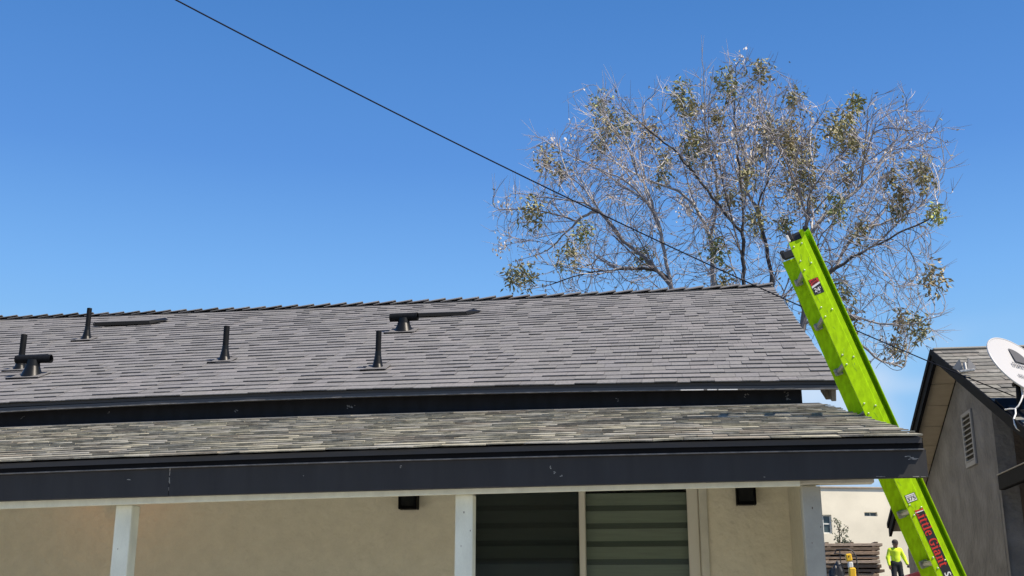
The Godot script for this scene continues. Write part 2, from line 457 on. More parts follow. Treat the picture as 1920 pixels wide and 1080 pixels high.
# lays courses of shingle tabs; the nearest ones in view are parts, the rest one part of kind stuff
func shingles(parent: Node, pt: Callable, x0: float, x1: float, run: float, exposure: float, variants: Array, wmin: float, wmax: float, limit: int, sd: int, m: Material, clear: Array, courses_from := 0, courses_to := 999, ragged := 0.003) -> void:
	var r := RandomNumberGenerator.new()
	r.seed = sd
	var rows: int = min(int(run / exposure), courses_to)
	var spots := []
	for k in range(courses_from, rows):
		var x := x1 + r.randf_range(-0.004, 0.012)
		var row_shift := r.randf_range(-ragged, ragged)
		while x > x0:
			var w := minf(r.randf_range(wmin, wmax), x - x0)
			if w < 0.03:
				break
			var v: Dictionary = variants[r.randi() % variants.size()]
			var xc := x - w / 2
			var t := (k * exposure + row_shift + r.randf_range(-ragged, ragged) * 0.6) / run
			var p: Vector3 = pt.call(xc, t)
			var skip := false
			for c in clear:
				if absf(xc - c.x) < c.z and p.z > c.y - 0.01 and p.z < c.y + c.z * 0.5:
					skip = false
			if not skip:
				var up: Vector3 = (pt.call(xc, t + 0.01) - p).normalized()
				var along: Vector3 = (pt.call(xc + 0.05, t) - pt.call(xc - 0.05, t)).normalized()
				var nrm := along.cross(up).normalized()
				if nrm.y < 0:
					nrm = -nrm
				var bas := Basis(along * (w - 0.002) / v.w, nrm, -up)
				spots.append([p.distance_to(cam.position) + (0.0 if in_view(p) else 1000.0), Transform3D(bas, p), v.mesh])
			x -= w
	spots.sort_custom(func(a, b): return a[0] < b[0])
	var st := begin()
	var more := 0
	for i in spots.size():
		if i < limit and spots[i][0] < 900.0:
			obj_mesh("shingle", spots[i][2], m, parent, spots[i][1])
		else:
			st.append_from(spots[i][2], 0, spots[i][1])
			more += 1
	if more:
		var o := obj("shingle_field", st, m, parent)
		o.set_meta("kind", "stuff")

func variants_of(widths: Array, len: float, tones: Array, thicks: Array, curl: float, sd: int) -> Array:
	var r := RandomNumberGenerator.new()
	r.seed = sd
	var out := []
	for w in widths:
		for tone in tones:
			for t in thicks:
				var tl: float = t + r.randf_range(0.0, curl)
				var tr: float = t + r.randf_range(0.0, curl)
				out.append({"w": w, "mesh": shingle_mesh(w, len, tl, tr, min(t, 0.008), tone)})
	return out

func make_house() -> void:
	var h := thing("house", "low tan stucco house with charcoal shingle roof and covered patio", "house", Vector3(0, 0, 0))
	# ---- walls
	var st := begin()
	var zw := -8.6
	var wt := 0.16
	# front wall with a window opening x -1.56..0.16, y 0.95..2.58
	box2(st, Vector3(XL, 0, zw), Vector3(-1.56, 3.05, zw - wt))
	box2(st, Vector3(0.16, 0, zw), Vector3(0.90, 3.05, zw - wt))
	box2(st, Vector3(-1.56, 0, zw), Vector3(0.16, 0.95, zw - wt))
	box2(st, Vector3(-1.56, 2.58, zw), Vector3(0.16, 3.05, zw - wt))
	obj("wall", st, M.tan_stucco, h)
	st = begin()   # gable end wall, back wall, far end wall
	prism(st, PackedVector2Array([Vector2(8.77, 0), Vector2(17.6, 0), Vector2(17.6, 3.28), Vector2(13.246, 5.2), Vector2(8.77, 3.27)]), 0.74, 0.90, Vector3.ZERO, Basis(Vector3(0, 0, -1), Vector3.UP, Vector3.RIGHT))
	obj("gable_wall", st, M.tan_stucco, h)
	st = begin()
	prism(st, PackedVector2Array([Vector2(8.77, 0), Vector2(17.6, 0), Vector2(17.6, 3.2), Vector2(13.246, 5.1), Vector2(8.77, 3.15)]), XL, XL + 0.16, Vector3.ZERO, Basis(Vector3(0, 0, -1), Vector3.UP, Vector3.RIGHT))
	obj("gable_wall", st, M.tan_stucco, h)
	st = begin()
	box2(st, Vector3(XL + 0.17, 0, -17.44), Vector3(0.73, 3.2, -17.6))
	obj("back_wall", st, M.tan_stucco, h)
	st = begin()   # added wing wall, unseen behind the right post, shades the patio wall
	box2(st, Vector3(0.80, 0, -7.70), Vector3(0.895, 2.83, -8.597))
	obj("added_shade_wall", st, M.tan_stucco, h)
	# ---- window
	var win := Node3D.new()
	put(h, win, "window")
	win.position = Vector3(0, 0, zw)
	st = begin()
	box2(st, Vector3(0.075, 0.95, -0.03), Vector3(0.158, 2.578, -0.12), 0.006)
	box2(st, Vector3(-1.558, 0.95, -0.03), Vector3(-1.50, 2.578, -0.12), 0.006)
	box2(st, Vector3(-1.50, 2.53, -0.034), Vector3(0.075, 2.578, -0.118), 0.006)
	box2(st, Vector3(-1.50, 0.952, -0.034), Vector3(0.075, 1.01, -0.118), 0.006)
	obj("frame", st, M.frame_vinyl, win)
	st = begin()
	box2(st, Vector3(-0.716, 1.01, -0.038), Vector3(-0.669, 2.53, -0.112), 0.006)
	obj("mullion", st, M.frame_vinyl, win)
	st = begin()
	box2(st, Vector3(0.162, 0.93, 0.022), Vector3(0.222, 2.66, 0.001), 0.004)
	obj("trim", st, M.trim_paint, win)
	for side in 2:
		var xa := -1.5 if side == 0 else -0.669
		var xb := -0.716 if side == 0 else 0.075
		st = begin()
		box2(st, Vector3(xa + 0.001, 1.011, -0.07), Vector3(xb - 0.001, 2.529, -0.076))
		obj("pane", st, M.glass, win)
		# banded roller shade: opaque band, sheer band
		var y := 2.515
		var drop := 0.0 if side == 0 else -0.012
		while y > 1.02:
			st = begin()
			box2(st, Vector3(xa - 0.02, maxf(y - 0.088 + drop, 1.0), -0.135), Vector3(xb + 0.02, y + drop, -0.139))
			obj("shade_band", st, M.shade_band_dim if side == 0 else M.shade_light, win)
			st = begin()
			box2(st, Vector3(xa - 0.02, maxf(y - 0.13 + drop, 0.99), -0.141), Vector3(xb + 0.02, y - 0.086 + drop, -0.144))
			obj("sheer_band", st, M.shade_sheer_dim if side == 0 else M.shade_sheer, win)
			y -= 0.13
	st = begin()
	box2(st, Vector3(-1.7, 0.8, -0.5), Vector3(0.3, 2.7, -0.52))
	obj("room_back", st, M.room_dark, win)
	# ---- patio frame
	for x in [-2.698, -0.995, 0.61, -4.6, -6.5]:
		st = begin()
		bx(st, Vector3(x, (hb(x) + 0.004) / 2, -5.494), Vector3(0.085, hb(x) + 0.004, 0.088), Basis(), 0.004)
		var post := obj("post", st, M.post_grey if x > 0.0 else M.white_paint, h)
		for q in [[0.0, 2.085, 0.004], [0.031, 2.0, 0.003], [-0.012, 1.93, 0.0025]]:
			if x > -1.2 or q[2] < 0.003:
				var nail := begin()
				bx(nail, Vector3(x + q[0], q[1], -5.4495), Vector3(q[2], q[2] * 2.4, 0.002), Basis(), 0.0005)
				obj("nail_head", nail, M.old_wood_dark, post)
	st = begin()
	strip(st, XL, 0.885, 24, func(x): return hb(x) + 0.012, func(x): return hb(x) + 0.155, -5.412, -5.50)
	obj("header_beam", st, M.trim_paint, h)
	st = begin()
	strip(st, XL, 0.557, 24, func(x): return hb(x), func(x): return hb(x) + 0.034, -5.392, -5.411)
	obj("header_trim", st, M.white_paint, h)
	# patio ceiling boards / rafters seen only from below
	for i in 12:
		var x := 0.95 - i * 0.82
		var ra := begin()
		var a := lower(x, 0.04)
		var b := lower(x, 0.985)
		bx(ra, (a + b) * 0.5 + Vector3(0, -0.085, 0), Vector3(0.04, 0.09, (b - a).length()), Basis(Vector3.RIGHT, atan2(b.y - a.y, a.z - b.z)))
		obj("rafter", ra, M.white_paint, h)
	# ---- lower roof
	var lo := Node3D.new()
	put(h, lo, "patio_roof")
	st = begin()
	var n := 30
	for i in n:
		var xa := lerpf(XL, XR - 0.004, float(i) / n)
		var xb := lerpf(XL, XR - 0.004, float(i + 1) / n)
		var dn := Vector3(0, -0.008, 0)
		var th := Vector3(0, -0.032, 0)
		quad(st, lower(xa, 0.004) + dn, lower(xb, 0.004) + dn, lower(xb, 1) + dn, lower(xa, 1) + dn, Vector3.UP)
		quad(st, lower(xa, 0.004) + th, lower(xb, 0.004) + th, lower(xb, 1) + th, lower(xa, 1) + th, Vector3.DOWN)
		quad(st, lower(xa, 0.004) + dn, lower(xb, 0.004) + dn, lower(xb, 0.004) + th, lower(xa, 0.004) + th, Vector3.BACK)
		if i == n - 1:
			quad(st, lower(xb, 0.004) + dn, lower(xb, 1) + dn, lower(xb, 1) + th, lower(xb, 0.004) + th, Vector3.RIGHT)
	obj("deck", st, M.roof_felt, lo)
	st = begin()
	for i in n:
		var xa := lerpf(XL, XR - 0.03, float(i) / n)
		var xb := lerpf(XL, XR - 0.03, float(i + 1) / n)
		var t0 := Vector3(0, -0.034, 0)
		var t1 := Vector3(0, -0.046, 0)
		quad(st, lower(xa, 0.03) + t1, lower(xb, 0.03) + t1, lower(xb, 0.985) + t1, lower(xa, 0.985) + t1, Vector3.DOWN)
		quad(st, lower(xa, 0.03) + t0, lower(xb, 0.03) + t0, lower(xb, 0.985) + t0, lower(xa, 0.985) + t0, Vector3.UP)
	obj("bounce_ceiling", st, M.white_paint, lo)  # unseen white underside added to bounce light onto the patio wall
	var tones := [Color(0.475, 0.445, 0.335), Color(0.42, 0.395, 0.30), Color(0.37, 0.35, 0.28), Color(0.335, 0.317, 0.255), Color(0.42, 0.405, 0.335), Color(0.35, 0.31, 0.245), Color(0.385, 0.372, 0.315), Color(0.28, 0.265, 0.22)]
	shingles(lo, lower, XL, XR, 3.27, 0.1425, variants_of([0.18, 0.3], 0.165, tones, [0.005, 0.008], 0.005, 4), 0.09, 0.26, 300, 77, M.old_shingle, [], 0, 22, 0.010)
	st = begin()
	for i in n:
		var xa := lerpf(XL, XR - 0.02, float(i) / n)
		var xb := lerpf(XL, XR - 0.02, float(i + 1) / n)
		var upv := Vector3(0, 0.006, 0)
		quad(st, lower(xa, 0.945) + upv, lower(xb, 0.945) + upv, lower(xb, 1.0) + upv, lower(xa, 1.0) + upv, Vector3.UP)
		quad(st, lower(xa, 0.945) + upv, lower(xb, 0.945) + upv, lower(xb, 0.945) - upv, lower(xa, 0.945) - upv, Vector3.BACK)
	obj("flashing_strip", st, M.flashing_grey, lo)
	# eave of the patio roof
	st = begin()
	strip(st, XL, XR + 0.004, 60, func(x): return ld(x), func(x): return le(x) - 0.004, -5.318, -5.329, 0.0008)
	obj("drip_edge", st, M.drip_edge, lo)
	st = begin()
	strip(st, XL, XR + 0.006, 60, func(x): return ld(x) - 0.003, func(x): return ld(x) + 0.0015, -5.3145, -5.3305, 0.0008)
	obj("drip_lip", st, M.metal_lip, lo)
	for seg in [[XL, -2.4215, 0.0], [-2.418, 1.105, 0.002]]:
		st = begin()
		strip(st, seg[0], seg[1], 24, func(x): return lf(x), func(x): return ld(x) - 0.001, -5.3325 + seg[2] * 0.5, -5.372, 0.0004)
		obj("fascia_board", st, M.fascia_paint, lo)
	st = begin()   # barge board on the right rake
	var ba := lower(XR - 0.02, 0.02)
	var bz := lower(XR - 0.02, 0.99)
	bx(st, (ba + bz) * 0.5 + Vector3(0, -0.105, 0), Vector3(0.03, 0.14, (bz - ba).length()), Basis(Vector3.RIGHT, atan2(bz.y - ba.y, ba.z - bz.z)), 0.003)
	obj("barge_board", st, M.fascia_paint, lo)
	st = begin()
	var rs := RandomNumberGenerator.new()
	rs.seed = 5
	for s in [[1.02, 2.292, 0.045, 0.006], [1.05, 2.284, 0.04, 0.004], [1.06, 2.205, 0.05, 0.004], [0.90, 2.206, 0.03, 0.004], [-2.42, 2.28, 0.004, 0.05], [-2.42, 2.22, 0.003, 0.04], [-1.28, 2.29, 0.008, 0.006], [-1.75, 2.255, 0.004, 0.004], [-0.55, 2.25, 0.012, 0.006], [-0.57, 2.27, 0.006, 0.012], [-0.52, 2.235, 0.01, 0.005], [-2.63, 2.25, 0.02, 0.004], [0.40, 2.215, 0.01, 0.004]]:
		for j in 3:
			bx(st, Vector3(s[0] + rs.randf_range(-1, 1) * s[2] * 0.5, s[1] + rs.randf_range(-1, 1) * s[3] * 0.8, -5.3312), Vector3(s[2] * rs.randf_range(0.3, 0.8), s[3] * rs.randf_range(0.25, 0.6), 0.0016), Basis(Vector3.BACK, rs.randf_range(-0.15, 0.15)))
	var sc := obj("scuff", st, M.scuff, lo)
	sc.set_meta("kind", "stuff")
	# ---- black board below the upper eave
	st = begin()
	strip(st, XL, 0.947, 30, func(x): return bb(x) + 0.004, func(x): return ue(x) + 0.035, -8.62, -8.66)
	obj("blocking_board", st, M.black_board, h)
	st = begin()
	for s in [[-4.465, 3.183], [-2.489, 3.198], [-2.46, 3.188], [-2.50, 3.182], [-0.408, 3.19], [0.548, 3.194], [0.842, 3.186], [0.846, 3.168], [0.838, 3.205], [-5.2, 3.17], [-3.4, 3.175]]:
		for j in 3:
			bx(st, Vector3(s[0] + rs.randf_range(-0.016, 0.016), s[1] + rs.randf_range(-0.012, 0.012), -8.6185), Vector3(rs.randf_range(0.006, 0.018), rs.randf_range(0.003, 0.01), 0.002), Basis(Vector3.BACK, rs.randf_range(-0.8, 0.8)))
	sc = obj("nail_scar", st, M.metal_lip, h)
	sc.set_meta("kind", "stuff")
	# ---- upper roof
	var up := Node3D.new()
	put(h, up, "roof")
	st = begin()
	for i in n:
		var xa := lerpf(XL, UXR - 0.004, float(i) / n)
		var xb := lerpf(XL, UXR - 0.004, float(i + 1) / n)
		var dn := Vector3(0, -0.005, 0)
		var th := Vector3(0, -0.03, 0)
		quad(st, upper(xa, 0.004) + dn, upper(xb, 0.004) + dn, upper(xb, 1) + dn, upper(xa, 1) + dn, Vector3.UP)
		quad(st, upper(xa, 0.004) + th, upper(xb, 0.004) + th, upper(xb, 1) + th, upper(xa, 1) + th, Vector3.DOWN)
		quad(st, upper(xa, 0.004) + dn, upper(xb, 0.004) + dn, upper(xb, 0.004) + th, upper(xa, 0.004) + th, Vector3.BACK)
		# back slope
		var ba0 := Vector3(xa, rg(xa) - 2.085, -18.0)
		var bb0 := Vector3(xb, rg(xb) - 2.085, -18.0)
		quad(st, upper(xa, 1) + dn, upper(xb, 1) + dn, bb0, ba0, Vector3.UP)
		quad(st, upper(xa, 1) + th, upper(xb, 1) + th, bb0 + th, ba0 + th, Vector3.DOWN)
		if i == n - 1:
			quad(st, upper(xb, 0.004) + dn, upper(xb, 1) + dn, upper(xb, 1) + th, upper(xb, 0.004) + th, Vector3.RIGHT)
	obj("deck", st, M.roof_felt, up)
	var g := [Color(0.222, 0.217, 0.216), Color(0.205, 0.2, 0.2), Color(0.232, 0.226, 0.224), Color(0.19, 0.186, 0.187), Color(0.215, 0.208, 0.204), Color(0.21, 0.207, 0.211)]
	shingles(up, upper, XL, UXR, 5.205, 0.157, variants_of([0.14, 0.21], 0.175, g, [0.006, 0.010, 0.0135], 0.002, 9), 0.09, 0.21, 300, 31, M.shingle, [], 0, 33, 0.003)
	# ridge caps
	var x := XL
	while x < UXR - 0.02:
		var w := 0.206
		st = begin()
		var tone: Color = g[rng.randi() % g.size()] * rng.randf_range(0.75, 0.95)
		st.set_color(tone)
		var lift := rng.randf_range(0.022, 0.032)
		var x2: float = min(x + w + 0.025, UXR + 0.006)
		for s in [1.0, -1.0]:
			var z0 := -UD1
			var dz: float = 0.165 * s
			var drop := 0.052
			var pa := Vector3(x, rg(x) + 0.014, z0)
			var pb := Vector3(x2, rg(x2) + 0.018 + lift, z0)
			var pc := Vector3(x2, rg(x2) + 0.010 + lift - drop, z0 + dz)
			var pd := Vector3(x, rg(x) + 0.010 - drop, z0 + dz)
			var kk := Vector3(0, -0.009, 0)
			quad(st, pa, pb, pc, pd, Vector3(0, 1, s * 0.4))
			quad(st, pa + kk, pb + kk, pc + kk, pd + kk, Vector3.DOWN)
			quad(st, pc, pd, pd + kk, pc + kk, Vector3(0, 0, s))
			quad(st, pb, pc, pc + kk, pb + kk, Vector3.RIGHT)
			quad(st, pa, pd, pd + kk, pa + kk, Vector3.LEFT)
		obj("ridge_cap", st, M.shingle, up)
		x += w
	st = begin()
	strip(st, XL, UXR + 0.004, 60, func(q): return uf(q), func(q): return ue(q) - 0.004, -8.498, -8.522, 0.0015)
	obj("fascia", st, M.eave_shade, up)  # black tone stands for the shade under the shingle overhang
	st = begin()
	strip(st, XL, UXR + 0.004, 60, func(q): return uf(q) + 0.003, func(q): return lerpf(uf(q), ue(q), 0.5), -8.489, -8.497, 0.0015)
	obj("drip_edge", st, M.fascia_metal, up)
	st = begin()
	strip(st, XL, UXR + 0.005, 60, func(q): return uf(q) - 0.003, func(q): return uf(q) + 0.004, -8.489, -8.521, 0.0015)
	obj("drip_lip", st, M.metal_lip, up)
	for s in [[0.063, 0.230], [0.257, 0.326], [0.338, 0.477]]:  # pale strips painted in for the sunlit line under the upper eave
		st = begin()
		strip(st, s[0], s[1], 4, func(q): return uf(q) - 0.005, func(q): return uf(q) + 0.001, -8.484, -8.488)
		obj("sunlit_strip", st, M.sunlit_strip_white, up)
	st = begin()   # barge board on the right rake, set in under the deck
	var ua := upper(UXR - 0.03, 0.02)
	var ub := upper(UXR - 0.03, 0.99)
	bx(st, (ua + ub) * 0.5 + Vector3(0, -0.105, 0), Vector3(0.035, 0.14, (ub - ua).length()), Basis(Vector3.RIGHT, atan2(ub.y - ua.y, ua.z - ub.z)), 0.003)
	obj("barge_board", st, M.weathered_block, up)

# ------------------------------------------------------------------ things on the roof
func roof_frame(p: Vector3) -> Basis:
	var nrm := Vector3(0, 0.918, 0.395)
	return Basis(Vector3.RIGHT, nrm, Vector3.RIGHT.cross(nrm))

# moves a fitting out to the roof's real distance and size
func on_roof(o: Node3D) -> void:
	o.position = Vector3(0, 1.6, 0) + (o.position - Vector3(0, 1.6, 0)) * SC
	o.scale = Vector3.ONE * SC

func base_plate(o: Node3D, w: float, d: float, low: float) -> void:
	var b := roof_frame(o.position)
	var st := begin()
	bx(st, b * Vector3(0, 0.016, low - d / 2), Vector3(w, 0.008, d), b, 0.002)
	obj("base_plate", st, M.plate_grey, o)
	st = begin()
	bx(st, b * Vector3(-0.02, 0.011, low + 0.002), Vector3(w * 1.12, 0.014, 0.012), b, 0.002)
	obj("plate_edge", st, M.vent_metal, o)

func make_roof_fittings() -> void:
	var pipes := [
		[Vector3(-5.495, 3.640, -8.977), 0.312, 0.026, "black vent pipe behind the leftmost T-shaped roof vent"],
		[Vector3(-5.687, 4.238, -10.374), 0.325, 0.024, "tall black vent pipe left of the left low roof vent, highest of the plain pipes"],
		[Vector3(-3.667, 3.654, -8.954), 0.302, 0.0245, "black vent pipe standing alone between the two T-shaped vents"],
		[Vector3(-2.216, 3.433, -8.407), 0.296, 0.0215, "slim black vent pipe on the lower slope below the right T-shaped vent"]]
	for p in pipes:
		var o := thing("vent_pipe", p[3], "vent pipe", p[0], "plain vent pipes on the upper roof")
		on_roof(o)
		var st := begin()
		var r: float = p[2]
		lathe(st, [Vector2(r, 0.05), Vector2(r, p[1]), Vector2(r * 0.86, p[1] + 0.001), Vector2(r * 0.86, p[1] - 0.08), Vector2(0, p[1] - 0.08)], Vector3.ZERO)
		obj("pipe", st, M.black_metal, o)
		st = begin()
		lathe(st, [Vector2(r * 3.3, -0.05), Vector2(r * 2.6, -0.012), Vector2(r * 1.75, 0.035), Vector2(r * 1.18, 0.1), Vector2(r * 1.06, 0.135), Vector2(r, 0.136)], Vector3.ZERO)
		obj("flashing_cone", st, M.vent_metal, o)
		base_plate(o, 0.17, 0.17, 0.085)
	for p in [[Vector3(-5.197, 3.514, -8.671), 0.30, 0.034, 0.050, 0.085, 0.115, "large black T-shaped roof vent near the left edge", 0.05], [Vector3(-2.426, 4.144, -10.094), 0.262, 0.038, 0.050, 0.085, 0.105, "black T-shaped roof vent beside the right low roof vent", -0.06]]:
		var o := thing("tee_vent", p[6], "roof vent", p[0], "T-shaped vents on the upper roof")
		on_roof(o)
		var st := begin()
		lathe(st, [Vector2(p[4] * 1.5, -0.06), Vector2(p[4] * 1.08, -0.01), Vector2(p[4] * 0.9, 0.03), Vector2(p[3] * 1.15, p[5] * 0.7), Vector2(p[3], p[5] + 0.02)], Vector3.ZERO)
		obj("neck", st, M.vent_metal, o)
		st = begin()
		var c := Vector3(0, p[5] + p[2] * 0.9, 0)
		var ax := Basis(Vector3.UP, p[7]) * Vector3(1, 0.02, 0)
		var rot := Basis(Vector3.UP, p[7]) * Basis(Vector3.BACK, -PI / 2)
		var hl: float = p[1] / 2
		lathe(st, [Vector2(p[2] * 0.9, -hl + 0.12), Vector2(p[2] * 0.93, -hl), Vector2(p[2], -hl - 0.001), Vector2(p[2] * 1.03, -hl + 0.006), Vector2(p[2], -hl + 0.02), Vector2(p[2], hl - 0.02), Vector2(p[2] * 1.03, hl - 0.006), Vector2(p[2], hl + 0.001), Vector2(p[2] * 0.93, hl), Vector2(p[2] * 0.9, hl - 0.12), Vector2(0, hl - 0.12)], c, rot, 24)
		obj("cross_tube", st, M.black_metal, o)
		base_plate(o, 0.25, 0.2, 0.115)
	# low hooded vents
	for p in [[Vector3(-5.72, 4.578, -11.14), 0.60, "low black hooded roof vent left, between the vent pipe and the ridge"], [Vector3(-2.24, 4.478, -10.87), 0.50, "low black hooded roof vent partly behind the right T-shaped vent"]]:
		var o := thing("hooded_vent", p[2], "roof vent", p[0], "low hooded vents under the ridge")
		on_roof(o)
		var b := roof_frame(o.position)
		var st := begin()
		var hw: float = p[1] / 2
		var f0 := b * Vector3(-hw, 0.048, 0)
		var f1 := b * Vector3(hw, 0.048, 0)
		var r0 := b * Vector3(-hw + 0.02, 0.02, -0.36)
		var r1 := b * Vector3(hw + 0.02, 0.02, -0.36)
		quad(st, f0, f1, r1, r0, Vector3.UP)
		var k := b * Vector3(0, -0.006, 0)
		quad(st, f0 + k, f1 + k, r1 + k, r0 + k, Vector3.DOWN)
		quad(st, f0, f1, f1 + k, f0 + k, Vector3.BACK)
		obj("hood", st, M.plate_grey, o)
		st = begin()
		var g0 := b * Vector3(-hw - 0.015, 0.012, 0.012)
		var g1 := b * Vector3(hw + 0.015, 0.012, 0.012)
		quad(st, f0 + k, f1 + k, g1, g0, Vector3.BACK)
		obj("mouth", st, M.vent_inside, o)
		st = begin()
		var w0 := b * Vector3(hw + 0.13, 0.016, -0.20)
		tri(st, f1, g1, w0, Vector3(1, 0, 1))
		tri(st, f1, w0, r1, Vector3(1, 1, 0))
		obj("side_flange", st, M.black_metal, o)
		st = begin()
		var v0 := b * Vector3(-hw - 0.04, 0.03, -0.02)
		tri(st, f0, g0, v0, Vector3(-1, 0, 1))
		tri(st, f0, v0, r0, Vector3(-1, 1, 0))
		obj("side_flange", st, M.black_metal, o)
	# rafter tail left under the right end of the upper eave
	var o := thing("rafter_tail", "short weathered wooden block hanging under the upper roof's right end beside the ladder", "wood block", Vector3(1.165, 3.262, -8.87))
	o.scale = Vector3.ONE * 0.8
	var st := begin()
	bx(st, Vector3(0, 0.0, 0), Vector3(0.085, 0.09, 0.36), Basis(Vector3.RIGHT, 0.4), 0.006)
	obj("block", st, M.weathered_block, o)
	st = begin()
	bx(st, Vector3(0.012, -0.075, 0.15), Vector3(0.05, 0.012, 0.05), Basis(), 0.002)
	obj("foot", st, M.white_plastic, o)

func make_wall_lamps() -> void:
	for p in [[-1.9747, "black box wall lamp on the tan wall left of the middle post", false], [0.4948, "black box wall lamp right of the shaded window", false], [-4.28, "lit wall lamp behind the left white post, giving a warm glow", true]]:
		var o := thing("wall_lamp", p[1], "wall lamp", Vector3(p[0], 2.385 if not p[2] else 2.52, -8.598), "wall lamps on the patio wall")
		var st := begin()
		bx(st, Vector3(0, 0.12, 0.012), Vector3(0.10, 0.2, 0.02), Basis(), 0.004)
		obj("back_plate", st, M.lamp_black, o)
		st = begin()
		for sx in [-1.0, 1.0]:
			bx(st, Vector3(sx * 0.0615, 0.115, 0.075), Vector3(0.017, 0.23, 0.1), Basis(), 0.004)
		bx(st, Vector3(0, 0.0105, 0.075), Vector3(0.106, 0.021, 0.098), Basis(), 0.004)
		bx(st, Vector3(0, 0.226, 0.075), Vector3(0.15, 0.016, 0.11), Basis(), 0.004)
		obj("housing", st, M.lamp_black, o)
		st = begin()
		bx(st, Vector3(0, 0.119, 0.1125), Vector3(0.105, 0.196, 0.005))
		obj("front_glass", st, M.lamp_lit if p[2] else M.lamp_glass, o)
		if p[2]:
			var l := OmniLight3D.new()
			l.light_color = Color(1.0, 0.62, 0.32)
			l.light_energy = 0.03
			l.light_size = 0.05
			l.omni_range = 8.0
			l.omni_attenuation = 2.0
			l.shadow_enabled = true
			l.position = Vector3(0, 0.1, 0.17)
			l.name = "lamp_light"
			o.add_child(l)

# ------------------------------------------------------------------ ladder
func text(called: String, words: String, height: float, m: Material, parent: Node, xf: Transform3D, font := "Droid Sans", weight := 700, depth := 0.0006) -> MeshInstance3D:
	var t := TextMesh.new()
	var f := SystemFont.new()
	f.font_names = PackedStringArray([font])
	f.font_weight = weight
	t.font = f
	t.text = words
	t.font_size = 48
	t.pixel_size = height / 36.0
	t.depth = depth
	t.curve_step = 2.0
	return obj_mesh(called, t, m, parent, xf)

